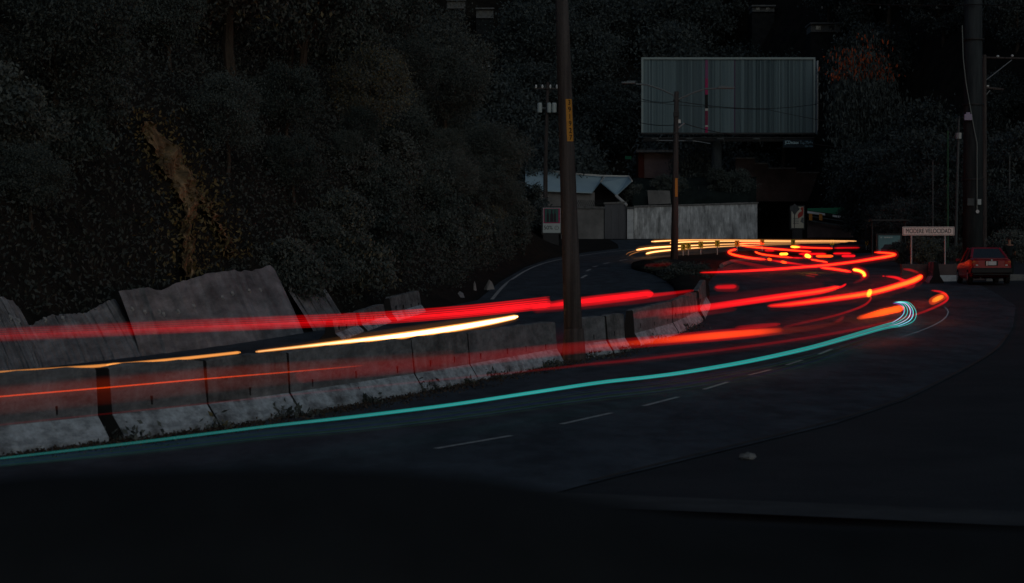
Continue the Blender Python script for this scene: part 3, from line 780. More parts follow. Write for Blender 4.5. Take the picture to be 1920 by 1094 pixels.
b = MB(); b.tube([Vector((a.x - .35, .2, 0)), Vector((a.x - .35, .2, c.z + .9))], .06, 6); b.tube([Vector((c.x + .35, .2, 0)), Vector((c.x + .35, .2, c.z + .9))], .06, 6); b.box(((a.x + c.x) / 2, .2, c.z + .95), (wd + 1.0, .9, .1)); b.build('shelter_frame', M['darksteel'], tt)
tt, a, c, wd, hh = poster_stand('poster with magenta border above a white 50% strip, left of the leaning pole', 1018, 1051, 390, 437, 466, 200, lambda *k: None)
ps = flat('poster', M['poster_white'], tt, a.x, c.x, a.z, c.z, .01)
blob(ps, [(.03, .38), (.97, .38), (.97, .98), (.03, .98)], M['magenta'], -.012, a, wd, hh)
blob(ps, [(.09, .42), (.88, .42), (.88, .96), (.09, .96)], M['poster_green'], -.024, a, wd, hh)
for (u, w_) in ((.28, .07), (.5, .09), (.68, .06)): blob(ps, [(u - w_, .44), (u + w_, .44), (u + w_, .72), (u + w_ * .4, .8), (u + w_ * .4, .92), (u - w_ * .4, .92), (u - w_ * .4, .8), (u - w_, .72)], M['poster_dark'], -.036, a, wd, hh)
text('lettering', '50%', hh * .22, M['black'], ps, (a.x + wd * .30, -.012, a.z + hh * .20))
nb = 14
ring = [(.78 + .12 * math.cos(2 * math.pi * k / nb), .2 + .085 * math.sin(2 * math.pi * k / nb)) for k in range(nb)]
blob(ps, ring, M['poster_grey'], -.012, a, wd, hh, 'round_emblem')
blob(ps, [(.78 + (u - .78) * .75, .2 + (v - .2) * .75) for u, v in ring], M['poster_white'], -.022, a, wd, hh, 'round_emblem')
blob(ps, [(.77, .17), (.79, .17), (.79, .25), (.77, .25)], M['poster_grey'], -.032, a, wd, hh, 'round_emblem')

# grey diamond sign seen from behind
o = at(1489, 452, 196); o.z = float(ground_z(o.x, o.y))
t = thing('diamond_sign', 'grey back of a diamond road sign in front of the cream poster', 'road sign', o)
c = at(1490, 392, 196) - o
b = MB(); b.box(c, (.62, .03, .62), (0, R(45), 0)); b.build('sign_plate', M['polegrey'], t)
b = MB(); b.tube([(0, .05, 0), (c.x, .05, c.z)], .035, 8); b.build('sign_post', M['darksteel'], t)

# chevrons along the median
def chevron_sign(label, px, py, d, n=1, flip=False, sz=(9, 12), face=1.0):
    o = at(px, py, d); zc = o.z; o.z = float(road_z(o.x, o.y)) + .1
    sx, sy = sz[0] * d / FP, sz[1] * d / FP
    tt = thing('chevron_sign', label, 'chevron sign', o, 0, 'yellow chevron signs along the bend')
    for k in range(n):
        x = (k - (n - 1) / 2) * sx * 1.08; z = zc - o.z + k * .06
        b = MB(); b.box((x, 0, z), (sx, .03, sy)); pl = b.build('sign_plate', M['chev'], tt)
        b = MB(); s = -1 if flip else 1
        poly = [(-.18, .36), (.02, .36), (.28, 0), (.02, -.36), (-.18, -.36), (.08, 0)]
        poly = [(x + s * u * sx, z + v * sy) for u, v in poly]
        b.prism(poly[:3] + [poly[5]], -.028, -.018); b.prism([poly[5], poly[2], poly[3], poly[4]], -.028, -.018)
        b.build('chevron_mark', M['black'], pl)
        b = MB(); b.tube([(x, .04, -.1), (x, .04, z + sy * .4)], .035, 6); b.build('sign_post', M['steel'], tt)
    return tt
chevron_sign('double yellow chevron sign right beside the street lamp pole', 1286, 463, 152, 2)
chevron_sign('yellow chevron sign, first to the right of the double one', 1314, 459, 156)
chevron_sign('yellow chevron sign, second to the right of the double one', 1345, 457, 160, sz=(9, 12))
chevron_sign('yellow chevron sign touching the tip of the upper red loop', 1382, 457, 164, sz=(8.5, 11))
chevron_sign('yellow chevron sign above the upper red loop', 1429, 455, 170, sz=(8, 10))
chevron_sign('yellow chevron sign under the grey diamond sign', 1487, 455, 176, sz=(8, 11))
chevron_sign('yellow chevron sign between the diamond sign and the dark trees', 1560, 455, 186, sz=(8, 10))
chevron_sign('small orange left-pointing double chevron at the foot of the dark trees', 1627, 457, 178, 2, True, (4.5, 7))

# green ramp parapet
o = at(1550, 440, 214); o.z = float(ground_z(o.x, o.y))
t = thing('ramp_parapet', 'green and white ramp railing with orange posts beyond the cream poster', 'railing', o)
def G(px, py, d=214): return at(px, py, d) - o
def gp(b, pxs, d, thick=.1):
    n = len(pxs); f = [G(x, y, d) for x, y in pxs]; g = [v + Vector((0, thick, 0)) for v in f]
    b.add(f + g, [tuple(range(n)), tuple(range(2 * n - 1, n - 1, -1))] + [(i, (i + 1) % n, (i + 1) % n + n, i + n) for i in range(n)])
b = MB(); gp(b, [(1514, 395), (1514, 391), (1560, 390), (1585, 389), (1592, 404), (1570, 402), (1545, 399)], 215); b.build('green_panel', M['greenpanel'], t)
for x0, x1, y0, y1, m in ((1514, 1547, 396, 400.5, 'white'), (1547.4, 1561, 400.5, 402.5, 'black'), (1561.4, 1589, 403, 407, 'white')):
    b = MB(); gp(b, [(x0, y0), (x1, y1), (x1, y1 + 4), (x0, y0 + 4)], 214.5, .2); b.build('painted_beam', M[m], t)
b = MB(); gp(b, [(1514, 404), (1595, 416), (1595, 418), (1514, 406)], 214.2, .1); b.build('guard_rail', M['polegrey'], t)
b = MB(); gp(b, [(1514, 412), (1598, 425), (1600, 428), (1514, 415)], 214.2, .1); b.build('guard_rail', M['polegrey'], t)
b = MB(); gp(b, [(1514, 415.5), (1600, 428.5), (1600, 446), (1514, 446)], 214.6, .3); b.build('ramp_wall', M['block'], t)
for px in (1520, 1539): b = MB(); gp(b, [(px - 3, 401), (px + 3, 402), (px + 3, 414), (px - 3, 413)], 213.9, .15); b.build('orange_post', M['orange'], t)

# speed warning sign
d = 112; o = at(1740, 512, d); o.z = float(road_z(o.x, d))
t = thing('warning_sign', 'white rectangular speed warning sign on two thin posts above the barriers', 'road sign', o)
a, c = at(1692, 442, d) - o, at(1789.5, 425.5, d) - o
b = MB(); b.box(((a.x + c.x) / 2, 0, (a.z + c.z) / 2), (c.x - a.x, .04, c.z - a.z)); sp = b.build('sign_panel', M['signwhite'], t, bevel=.012)
b = MB(); wd, hh = c.x - a.x, c.z - a.z; xm, zm = (a.x + c.x) / 2, (a.z + c.z) / 2
for (cc, dd) in (((xm, -.024, c.z - .035), (wd - .07, .008, .012)), ((xm, -.024, a.z + .035), (wd - .07, .008, .012)), ((a.x + .04, -.024, zm), (.012, .008, hh - .08)), ((c.x - .04, -.024, zm), (.012, .008, hh - .08))): b.box(cc, dd)
b.build('border_line', M['black'], sp)
text('lettering', 'MODERE VELOCIDAD', .30, M['black'], sp, (xm, -.026, zm - .005), fit=wd * .865)
for px in (1709, 1772):
    q = at(px, 442, d) - o; b = MB(); b.tube([(q.x, .03, -.1), (q.x, .03, a.z + .02)], .04, 8); b.build('sign_post', M['steel'], t)

# ------------------------------------------------------------------ right side: monopole, poles, low wall, barrier, car, person
d = 122.0; o = at(1824, 500, d); o.z = float(ground_z(o.x, d))
t = thing('monopole', 'very thick dark steel monopole rising behind the red car', 'pole', o)
b = MB(); b.tube([(0, 0, -.2), (0, 0, 9), (0, 0, 18)], [.52, .47, .43], 24); b.build('mast', M['mast'], t, smooth=True)
def MO(px, py, dy=0): return at(px, py, d + dy) - o
b = MB(); b.tube([MO(1804, 48, -.5), MO(1806, 110, -.5), MO(1811, 155, -.5), MO(1819, 200, -.5), MO(1826, 240, -.55), MO(1832, 270, -.62), MO(1832, 395, -.62)], .028, 6); b.build('hanging_cable', M['wirepale'], t)
b = MB(); b.box(MO(1815, 220, -.62), (.38, .18, .30)); b.box(MO(1815, 213, -.62), (.2, .16, .1)); b.build('junction_box', M['lilac'], t)
b = MB(); b.box(MO(1836, 379, -.62), (.18, .12, .28)); b.build('meter_box', M['ceramic'], t)
b = MB(); b.box(MO(1820, 379, -.62), (.34, .1, .36)); b.build('notice_plate', M['polegrey'], t)
b = MB(); b.tube([MO(1833, 397, -.68), MO(1833, 397, -.60)], .09, 10); b.build('round_marker', M['white'], t)
for z in (4.4, 8.2, 11.5): b = MB(); b.tube([(0, 0, z), (0, 0, z + .08)], .56, 24); b.build('steel_band', M['darksteel'], t)

d2 = 150.0; o = at(1846, 470, d2); o.z = float(ground_z(o.x, d2))
t = thing('utility_pole', 'wooden pole with braced crossarms just right of the thick monopole', 'utility pole', o)
def UP(px, py, dy=0): return at(px, py, d2 + dy) - o
b = MB(); b.tube([(0, 0, -.2), UP(1846, 103)], [.17, .12], 12); b.build('pole_shaft', M['pole'], t)
b = MB(); b.tube([UP(1842, 108), UP(1925, 110)], .06, 6); b.build('crossarm', M['pole'], t)
b = MB(); b.tube([UP(1842, 164), UP(1882, 168)], .07, 6); b.build('crossarm', M['pole'], t)
for pts in (((1847, 152), (1897, 113)), ((1841, 173), (1846, 181)), ((1847, 181), (1856, 170))):
    b = MB(); b.tube([UP(*pts[0]), UP(*pts[1])], .03, 5); b.build('brace', M['steel'], t)
for px, py in ((1871, 105), (1898, 104), (1852, 161)):
    b = MB(); b.tube([UP(px, py + 3), UP(px, py + 1), UP(px, py - 1)], [.04, .10, .05], 8); b.build('insulator', M['insulator'], t)
def plain_pole(name, label, px, y0, y1, d, r, m, lean=0):
    o = at(px, y1, d); o.z = float(ground_z(o.x, d))
    tt = thing(name, label, 'pole', o)
    top = at(px + lean, y0, d) - o
    b = MB(); b.tube([(0, 0, -.2), top * .5, top], [r, r * .9, r * .75], 10); b.build('pole_shaft', m, tt)
    b = MB(); b.tube([top, top + Vector((0, 0, .12))], [r * 1.1, r * .5], 10); b.build('pole_cap', M['darksteel'], tt)
    return tt, o, top
plain_pole('slim_pole', 'thin grey pole standing furthest left above the warning sign', 1749, 303, 440, 140, .055, M['polegrey'])
plain_pole('slim_pole', 'thin green painted pole between two grey poles above the warning sign', 1777, 245, 440, 138, .07, M['polegreen'])
tt, o, top = plain_pole('slim_pole', 'grey pole with a small top fitting, left of the thick monopole', 1791, 222, 440, 130, .085, M['polegrey'], 7)
b = MB(); b.tube([top * .86, top * .9], .18, 8); b.build('band', M['steel'], tt)
plain_pole('slim_pole', 'lone thin pole near the right border behind the red car', 1893, 293, 460, 150, .06, M['polegrey'])

# transformer pole
d3 = 222.0; o = at(1022, 455, d3); o.z = float(ground_z(o.x, d3))
t = thing('transformer_pole', 'utility pole with three grey transformers and a crossarm by the warehouse', 'utility pole', o)
def TP(px, py, dy=0): return at(px, py, d3 + dy) - o
b = MB(); b.tube([(0, 0, -.2), TP(1023, 300), TP(1027, 155)], [.24, .19, .14], 12); b.build('pole_shaft', M['pole'], t)
b = MB(); b.tube([TP(1001, 166, -.2), TP(1049, 167, -.2)], .07, 6); b.tube([TP(1027, 178), TP(1036, 168, -.1)], .04, 5); b.build('crossarm', M['pole'], t)
for px in (1005, 1017, 1032, 1044):
    b = MB(); b.tube([TP(px, 166, -.2), TP(px, 162, -.2), TP(px, 159, -.2)], [.06, .11, .04], 8); b.build('insulator', M['insulator'], t)
for px, w_ in ((1012, 9), (1029.5, 8), (1039, 9)):
    r = w_ / 2 * d3 / FP; c = TP(px, 204, -.45)
    b = MB(); z0, z1 = TP(px, 212).z, TP(px, 195).z
    b.tube([(c.x, c.y, z0), (c.x, c.y, z0 + .05), (c.x, c.y, z1 - .05), (c.x, c.y, z1 + .06)], [r * .9, r, r, r * .7], 12); b.build('transformer', M['ceramic'], t)
    b = MB(); b.tube([(c.x + .05, c.y, z1), (c.x + .05, c.y, z1 + .22)], .05, 6); b.build('bushing', M['darksteel'], t)
    b = MB(); b.tube([(c.x, c.y, (z0 + z1) / 2), TP(1025, 203)], .05, 5); b.build('hanger', M['steel'], t)

# hillside street light
o = on(904, 142, 0, ground_z); HD = o.y; gz = o.z
t = thing('street_lamp', 'tiny street lamp high on the far hillside above the dark trees', 'street lamp', (o.x, o.y, gz))
p1 = at(905, 117, HD) - Vector((o.x, o.y, gz))
b = MB(); b.tube([(0, 0, 0), p1], .10, 8); b.build('lamp_pole', M['steel'], t)
q1 = at(906, 128, HD) - Vector((o.x, o.y, gz)); q2 = at(914, 124.5, HD) - Vector((o.x, o.y, gz))
b = MB(); b.tube([q1, q2], .06, 6); b.build('lamp_arm', M['steel'], t)
b = MB(); b.box(q2 + Vector((.25, 0, 0)), (.5, .3, .12)); b.build('lamp_head', M['steel'], t)

# low wall pieces and a barrier to the left of the car
p, q = on(1752, 528), on(1792, 528)
t = thing('low_wall', 'low white painted kerb wall between barrier end and red car', 'low wall', (p + q) / 2)
b = MB(); b.box((0, .2, .12), ((q - p).length + .1, .35, .28)); b.build('white_kerb', M['white'], t)
b = MB(); b.box((.3, 1.0, .35), ((q - p).length + 3.0, .3, .75)); b.build('dark_wall', M['block'], t)
p, q = on(1668, 540), on(1742, 532)
jersey('dark barrier end standing left of the white kerb wall', q + Vector((.3, 3.0, 0)), q, 'barriers at the outer side of the bend', worn=True)
p = on(1905, 527)
t = thing('kerb_wall', 'pale low kerb behind the red car at the right border', 'low wall', p)
b = MB(); b.box((.6, .8, .12), (3.4, .3, .3)); b.build('kerb_block', M['kerb'], t)

# red saloon car
cpos = on(1843, 532)
def car():
    t = thing('parked_car', 'dark red saloon car parked at the right with its rear to the viewer', 'car', cpos, R(-2))
    # body stations along length: y (rear negative = towards viewer), half width, sill z, shoulder z
    st = [(-2.12, .70, .42, .92), (-2.06, .78, .36, 1.0), (-1.6, .82, .26, 1.04), (-.9, .83, .22, .98), (0, .84, .20, .90), (.9, .83, .22, .88), (1.6, .81, .28, .82), (2.0, .76, .36, .72), (2.12, .66, .42, .62)]
    ring = lambda y, w, s, h: [(-w * .9, y, s), (-w, y, s + .14), (-w, y, (s + h) / 2 + .05), (-w * .96, y, h - .06), (-w * .86, y, h), (w * .86, y, h), (w * .96, y, h - .06), (w, y, (s + h) / 2 + .05), (w, y, s + .14), (w * .9, y, s)]
    b = MB(); vs = []; n = 10
    for s in st: vs += ring(*s)
    fs = [(i * n + k, i * n + (k + 1) % n, (i + 1) * n + (k + 1) % n, (i + 1) * n + k) for i in range(len(st) - 1) for k in range(n)]
    fs += [tuple(range(n)), tuple((len(st) - 1) * n + k for k in range(n))]
    b.add(vs, fs); b.build('body', M['carred'], t, smooth=False, bevel=.012)
    # cabin: roof, pillars
    lowr = [(-.70, -1.5, 1.03), (.70, -1.5, 1.03), (.72, 1.0, .87), (-.72, 1.0, .87)]
    upr = [(-.53, -.75, 1.42), (.53, -.75, 1.42), (.54, .35, 1.42), (-.54, .35, 1.42)]
    b = MB()
    V = lambda p, q, t_: tuple(p[i] * (1 - t_) + q[i] * t_ for i in range(3))
    for i in range(4):                      # corner pillars
        p, q = Vector(lowr[i]), Vector(upr[i]); b.tube([p, q], .055, 6)
    b.add([(x, y, 1.40) for x, y, z in upr] + [(x * .9, y * .92 + (-.02), 1.455) for x, y, z in upr], [(3, 2, 1, 0), (4, 5, 6, 7), (0, 1, 5, 4), (1, 2, 6, 5), (2, 3, 7, 6), (3, 0, 4, 7)])
    for sx in (-1, 1): b.tube([(sx * .73, -.28, .92), (sx * .545, -.25, 1.39)], .04, 6)
    b.build('roof', M['carred'], t, bevel=.01)
    for nm, quad in (('rear_window', (lowr[0], lowr[1], upr[1], upr[0])), ('windscreen', (lowr[3], lowr[2], upr[2], upr[3])), ('side_window', (lowr[0], lowr[3], upr[3], upr[0])), ('side_window', (lowr[1], lowr[2], upr[2], upr[1]))):
        f = [Vector(p) for p in quad]; c = sum(f, Vector()) / 4; ctr = Vector((0, -.2, 1.1)); nrm = (c - ctr).normalized()
        f = [c + (p - c) * .97 + nrm * .01 for p in f]; g = [p - nrm * .03 for p in f]
        b = MB(); b.add(f + g, [(0, 1, 2, 3), (7, 6, 5, 4), (0, 4, 5, 1), (1, 5, 6, 2), (2, 6, 7, 3), (3, 7, 4, 0)]); b.build(nm, M['glass'], t)
    b = MB(); b.box((0, -2.10, .53), (1.62, .20, .22)); b.box((0, -2.05, .38), (1.50, .16, .10)); b.build('rear_bumper', M['bumper'], t, bevel=.03)
    b = MB(); b.box((0, 2.08, .44), (1.50, .18, .22)); b.build('front_bumper', M['bumper'], t, bevel=.03)
    b = MB(); b.box((0, -2.13, .99), (1.30, .06, .03)); b.build('boot_lip', M['carred'], t)
    for sx in (-1, 1):
        b = MB(); b.box((sx * .64, -2.115, .82), (.24, .06, .20)); tl = b.build('tail_light', M['lens_red'], t, bevel=.015)
        b = MB(); b.box((sx * .70, -2.125, .885), (.10, .06, .06)); b.build('indicator', M['lens_amber'], tl)
        b = MB(); b.box((sx * .58, -2.135, .745), (.09, .05, .05)); b.build('reversing_light', M['lens_clear'], tl)
        b = MB(); b.box((sx * .6, 2.06, .66), (.26, .06, .13)); b.build('headlight', M['lens_clear'], t)
        b = MB(); b.box((sx * .90, .72, .96), (.16, .08, .11)); b.build('wing_mirror', M['carred'], t, bevel=.02)
        b = MB(); b.box((sx * .845, .1, .72), (.012, .9, .02)); b.box((sx * .845, -.55, .80), (.02, .14, .03)); b.build('door_handle', M['bumper'], t)
    b = MB(); b.box((0, -2.135, .82), (.50, .04, .19)); b.build('plate_recess', M['bumper'], t)
    b = MB(); b.box((.02, -2.160, .82), (.32, .015, .15)); np_ = b.build('number_plate', M['platewhite'], t)
    b = MB(); b.tube([(0, -2.155, .945), (0, -2.17, .945)], .035, 10); b.build('badge', M['steel'], t)
    b = MB(); b.box((-.19, -2.165, .815), (.05, .012, .17)); b.build('reflector_strip', M['signwhite'], t)
    for y in (-1.3, 1.32):
        for sx in (-1, 1):
            b = MB(); b.tube([(sx * .64, y, .30), (sx * .66, y, .30), (sx * .80, y, .30), (sx * .83, y, .30)], [.26, .30, .30, .27], 18); wh = b.build('wheel', M['tyre'], t)
            b = MB(); b.tube([(sx * .825, y, .30), (sx * .84, y, .30)], [.18, .15], 14); b.build('rim', M['steel'], wh)
    b = MB(); b.tube([(-.45, -2.0, .24), (-.45, -2.22, .23)], .03, 8); b.build('exhaust_pipe', M['darksteel'], t)
car()

# person standing behind the car's right corner
def person():
    o = on(1893, 523) + Vector((.15, .8, 0)); o.z = float(road_z(o.x, o.y))
    t = thing('person', 'person in dark clothes standing at the right side of the red car', 'person', o, R(70))
    J = {'pelvis': ((0, 0, .94), .135), 'waist': ((.02, 0, 1.08), .125), 'chest': ((.03, 0, 1.28), .15), 'neckb': ((.03, 0, 1.44), .075), 'neck': ((.045, 0, 1.52), .055), 'head': ((.06, 0, 1.62), .095), 'crown': ((.05, 0, 1.72), .075),
         'nose': ((.165, 0, 1.60), .018),
         'hipL': ((0, .10, .88), .095), 'kneeL': ((.03, .12, .48), .062), 'ankL': ((-.02, .13, .09), .042), 'toeL': ((.16, .15, .04), .035),
         'hipR': ((0, -.10, .88), .095), 'kneeR': ((.05, -.12, .48), .062), 'ankR': ((.02, -.13, .09), .042), 'toeR': ((.20, -.15, .04), .035),
         'shL': ((.02, .19, 1.38), .065), 'elL': ((.02, .26, 1.12), .046), 'wrL': ((.20, .22, .98), .030), 'paL': ((.28, .20, .96), .032),
         'shR': ((.02, -.19, 1.38), .065), 'elR': ((.0, -.25, 1.11), .046), 'wrR': ((.20, -.20, 1.02), .030), 'paR': ((.28, -.18, 1.02), .032)}
    E = [('pelvis', 'waist'), ('waist', 'chest'), ('chest', 'neckb'), ('neckb', 'neck'), ('neck', 'head'), ('head', 'crown'), ('head', 'nose')]
    for s in 'LR':
        E += [('pelvis', 'hip' + s), ('hip' + s, 'knee' + s), ('knee' + s, 'ank' + s), ('ank' + s, 'toe' + s), ('chest', 'sh' + s), ('sh' + s, 'el' + s), ('el' + s, 'wr' + s), ('wr' + s, 'pa' + s)]
        px, py, pz = J['pa' + s][0]; sg = 1 if s == 'L' else -1
        for k, (dy, ln) in enumerate(((-.030, .055), (-.010, .068), (.010, .072), (.030, .062))):
            J[f'f{k}a{s}'] = ((px + .04, py + dy, pz), .0105); J[f'f{k}b{s}'] = ((px + .04 + ln * .6, py + dy, pz - .02), .009); J[f'f{k}c{s}'] = ((px + .04 + ln * .8, py + dy, pz - .05), .008)
            E += [('pa' + s, f'f{k}a{s}'), (f'f{k}a{s}', f'f{k}b{s}'), (f'f{k}b{s}', f'f{k}c{s}')]
        J['th' + s] = ((px + .0, py - sg * .045, pz + .01), .012); J['tt' + s] = ((px + .05, py - sg * .055, pz + .005), .010)
        E += [('pa' + s, 'th' + s), ('th' + s, 'tt' + s)]
    def skin(names, name, m, grow=0.0, parent=t, root=None):
        idx = {k: i for i, k in enumerate(names)}
        me = bpy.data.meshes.new(name); me.from_pydata([J[k][0] for k in names], [(idx[a], idx[b]) for a, b in E if a in idx and b in idx], [])
        ob = link(name, me, parent)
        md = ob.modifiers.new('skin', 'SKIN'); md.use_smooth_shade = True
        if not me.skin_vertices: bpy.context.view_layer.update()
        sv = me.skin_vertices[0].data if me.skin_vertices else None
        for k, i in idx.items():
            if sv: sv[i].radius = (J[k][1] + grow,) * 2; sv[i].use_root = (k == root)
        sb = ob.modifiers.new('sub', 'SUBSURF'); sb.levels = 1; sb.render_levels = 1
        bpy.context.view_layer.update()
        m2 = bpy.data.meshes.new_from_object(ob.evaluated_get(bpy.context.evaluated_depsgraph_get()))
        ob.modifiers.clear(); ob.data = m2; m2.materials.clear(); m2.materials.append(m)
        return ob
    skin(list(J), 'body', M['skin'], 0, t, 'pelvis')
    skin(['pelvis', 'hipL', 'hipR', 'kneeL', 'kneeR', 'ankL', 'ankR'], 'trousers', M['cloth'], .016, t, 'pelvis')
    skin(['pelvis', 'waist', 'chest', 'neckb', 'shL', 'shR', 'elL', 'elR'], 'shirt', M['cloth'], .018, t, 'waist')
    bm = bmesh.new(); bmesh.ops.create_uvsphere(bm, u_segments=12, v_segments=8, radius=1)
    bmesh.ops.delete(bm, geom=[v for v in bm.verts if v.co.z < -.35 or (v.co.x > .35 and v.co.z < .45)], context='VERTS')
    for v in bm.verts: v.co = Vector((.045 + v.co.x * .115, v.co.y * .10, 1.66 + v.co.z * .125))
    me = bpy.data.meshes.new('hair'); bm.to_mesh(me); bm.free(); me.materials.append(M['hair']); link('hair', me, t)
    for s in (-1, 1):
        b = MB(); b.tube([(.145, s * .035, 1.635), (.16, s * .035, 1.635)], .012, 6); b.build('eye', M['black'], t)
        b = MB(); b.tube([(.055, s * .09, 1.64), (.055, s * .112, 1.61), (.055, s * .09, 1.585)], [.016, .02, .012], 6); b.build('ear', M['skin'], t)
    b = MB(); b.tube([(.150, -.025, 1.555), (.155, 0, 1.552), (.150, .025, 1.555)], .007, 5); b.build('mouth', M['redwall'], t)
    for s in (-1, 1):
        b = MB(); b.tube([(-.07, s * .135, .04), (.08, s * .14, .045), (.20, s * .15, .035)], [.05, .055, .04], 8, flat=.9); b.build('shoe', M['black'], t)
person()

# ------------------------------------------------------------------ overhead wires
def wire(label, pts, r=.018, m='wire'):
    P = [Vector(p) for p in pts]; out = []
    for i in range(len(P) - 1):
        sag = (P[i + 1] - P[i]).length * .012
        for k in range(13):
            t_ = k / 12; q = P[i].lerp(P[i + 1], t_); q.z -= sag * 4 * t_ * (1 - t_); out.append(q)
    b = MB(); b.tube(out, r, 5); return tag(b.build('overhead_wire', M[m]), label, 'wire', 'overhead wires')
wire('upper dark wire crossing the billboard from the street lamp', [at(1200, 185, 140), at(1268, 190, LD), at(1560, 190, 165)])
wire('middle dark wire slanting down across the billboard', [at(1200, 190, 150), at(1440, 206, 150), at(1620, 238, 150)], .016)
wire('lower dark wire running from the lamp hook down to the right', [at(1185, 226, 145), at(1283, 232, LD), at(1450, 255, 150), at(1620, 280, 160)], .02)
wire('long dark wire across the upper right corner of the picture', [at(1600, 6, 125), at(1824, 9, 121.4), at(1990, 8, 120)], .03)
wire('pale thin cable lying on the hillside grass right of the slabs', [on(608, 516, .1, ground_z), on(640, 515.5, .1, ground_z), on(672, 515, .1, ground_z)], .012, 'steel')
wire('wire leaving the transformer pole upwards to the hill', [at(1010, 160, d3), at(1017, 110, 250), at(1030, 60, 280)], .025)
for i, x in enumerate((1541, 1650, 1756, 1873)):
    p = at(x, 12, 122); b = MB(); b.tube([p, p - Vector((0, 0, .12))], [.03, .05], 8); tag(b.build('line_spacer', M['polegrey']), ('leftmost', 'second from left', 'third from left', 'rightmost')[i] + ' small pale spacer hanging on the top right wire', 'cable spacer', 'spacers on the top right wire')

# ------------------------------------------------------------------ vegetation
def crown_mesh(name, rad, hgt, nclump, nleaf, leaf, m, droop=.5, extra=None, xfrac=0):
    C = []
    for _ in range(nclump):
        while True:
            p = rng.uniform(-1, 1, 3)
            if .25 < np.linalg.norm(p) < 1: break
        p = p / np.linalg.norm(p) * rng.uniform(.55, 1.0)
        c = p * np.array([rad, rad, hgt / 2]); s = rng.uniform(.11, .22) * rad
        q = rng.normal(size=(nleaf // nclump, 3)) * np.array([s, s, s * .75])
        C.append(c + q)
    C = np.concatenate(C); C[:, 2] += hgt / 2
    me = quads_mesh(name, leaf_quads(C, leaf, droop), [m] + ([extra] if extra else []))
    if extra:
        top = (C[:, 2] > hgt * .72) & (rng.random(len(C)) < xfrac)
        me.polygons.foreach_set('material_index', top.astype(np.int32))
    return me
def trunk_mesh(h, r, crown_h):
    b = MB(); b.tube([(0, 0, -.4), (.05 * h, 0, h * .35), (.02 * h, .03 * h, h * .7), (0, 0, h + crown_h * .35)], [r, r * .8, r * .6, r * .25], 8)
    for k in range(5):
        a = k * 1.3; z = h * (.55 + .09 * k)
        b.tube([(.03 * h, 0, z), (math.cos(a) * crown_h * .16, math.sin(a) * crown_h * .16, z + crown_h * .18), (math.cos(a) * crown_h * .36, math.sin(a) * crown_h * .36, z + crown_h * .32)], [r * .4, r * .28, r * .1], 5)
    return b
def tree_proto(name, label, group, h, r, crad, chgt, leaf, m, nclump, nleaf, droop=.5, extra=None, xfrac=0, category='tree'):
    t = thing(name, label, category, (0, 0, 0), 0, group)
    trunk_mesh(h, r, chgt).build('trunk', M['bark'], t)
    link('crown', crown_mesh('crown', crad, chgt, nclump, nleaf, leaf, m, droop, extra, xfrac), t, (0, 0, h * .55))
    return t
LG = 'trees covering the left hillside'; LL = 'dark leafy tree in the dense growth covering the left hillside'
protoL = [tree_proto('broadleaf_tree', LL, LG, 2.2, .14, 1.9, 4.2, .105, M['leaf'], 60, 24000, .7), tree_proto('broadleaf_tree', LL, LG, 2.8, .16, 2.4, 4.6, .115, M['leafmid'], 80, 31000, .6),
          tree_proto('broadleaf_tree', LL, LG, 1.6, .12, 1.6, 3.4, .10, M['leaf'], 52, 19000, .9)]
usedL = [False] * 3
def place(protos, used, k, loc, rz, s):
    if not used[k]:
        used[k] = True; o = protos[k]; o.location = loc; o.rotation_euler = (0, 0, rz); o.scale = (s, s, s); return o
    return dup(protos[k], loc, rz, (s, s, s))
rt = random.Random(3)
cnt = 0
def hits_scar(x, y, z, rad):
    """Does a crown at (x,y,z) with this radius cover part of the gully as seen from the road?"""
    for dz in (-.6, 0, .6):
        px, py = px_of((x, y, z + dz * rad)); rp = rad * FP / y
        if any(scar_d(px + k * rp, py) > -6 for k in (-.9, -.5, 0, .5, .9)): return True
        if any(scar_d(px + k * rp, py, spine2) > 0 for k in (-.5, 0, .5)): return True
    return False
grid = [(y, d) for y in np.arange(50, 188, 5.2) for d in np.arange(2.8, 30, 3.9)]
for (y, d) in grid:
    y = float(y + rt.uniform(-1.8, 1.8)); d = float(d + rt.uniform(-1.2, 1.2))
    x = float(edge_left(y)) - .9 - d
    if abs(x) > .215 * y + 4 and x < 0 and 960 + FP * x / y < -190: continue
    z = float(ground_z(x, y)); px, py = px_of((x, y, z + 2.5))
    if py < -130 or px < -150: continue
    s = rt.choice((.7, .85, 1.0, 1.25, 1.5))
    if d < 4: s *= .55
    if hits_scar(x, y, z + 2.8 * s, 1.9 * s): continue
    if px + 2.0 * s * FP / y > 985 and py > 60: continue
    if px + 2.0 * s * FP / y > 825 and py < 130: continue
    place(protoL, usedL, rt.randrange(3), (x, y, z), rt.uniform(0, 6.28), s); cnt += 1
# shrubs over the slabs and along the foot of the hill
SG = 'shrubs along the foot of the left hillside'; SLB = 'low dark shrub at the foot of the left hillside'
protoS = [tree_proto('shrub', SLB, SG, .25, .04, .75, 1.3, .09, M['leafmid'], 26, 6000, .6, category='shrub'), tree_proto('shrub', SLB, SG, .2, .04, .9, 1.1, .09, M['leaf'], 26, 6000, .8, category='shrub')]
usedS = [False] * 2
for i in range(90):
    y = rt.uniform(47, 172); d = rt.uniform(2.2, 4.0) if y < 70 else rt.uniform(.4, 3.0); x = float(edge_left(y)) - .9 - d
    z = float(ground_z(x, y)); px, py = px_of((x, y, z + .5))
    if px < -60 or px > 975 or hits_scar(x, y, z + .6, .8) or (80 < y < 100 and d < .8): continue
    place(protoS, usedS, rt.randrange(2), (x, y, z), rt.uniform(0, 6.28), rt.uniform(.7, 1.5))
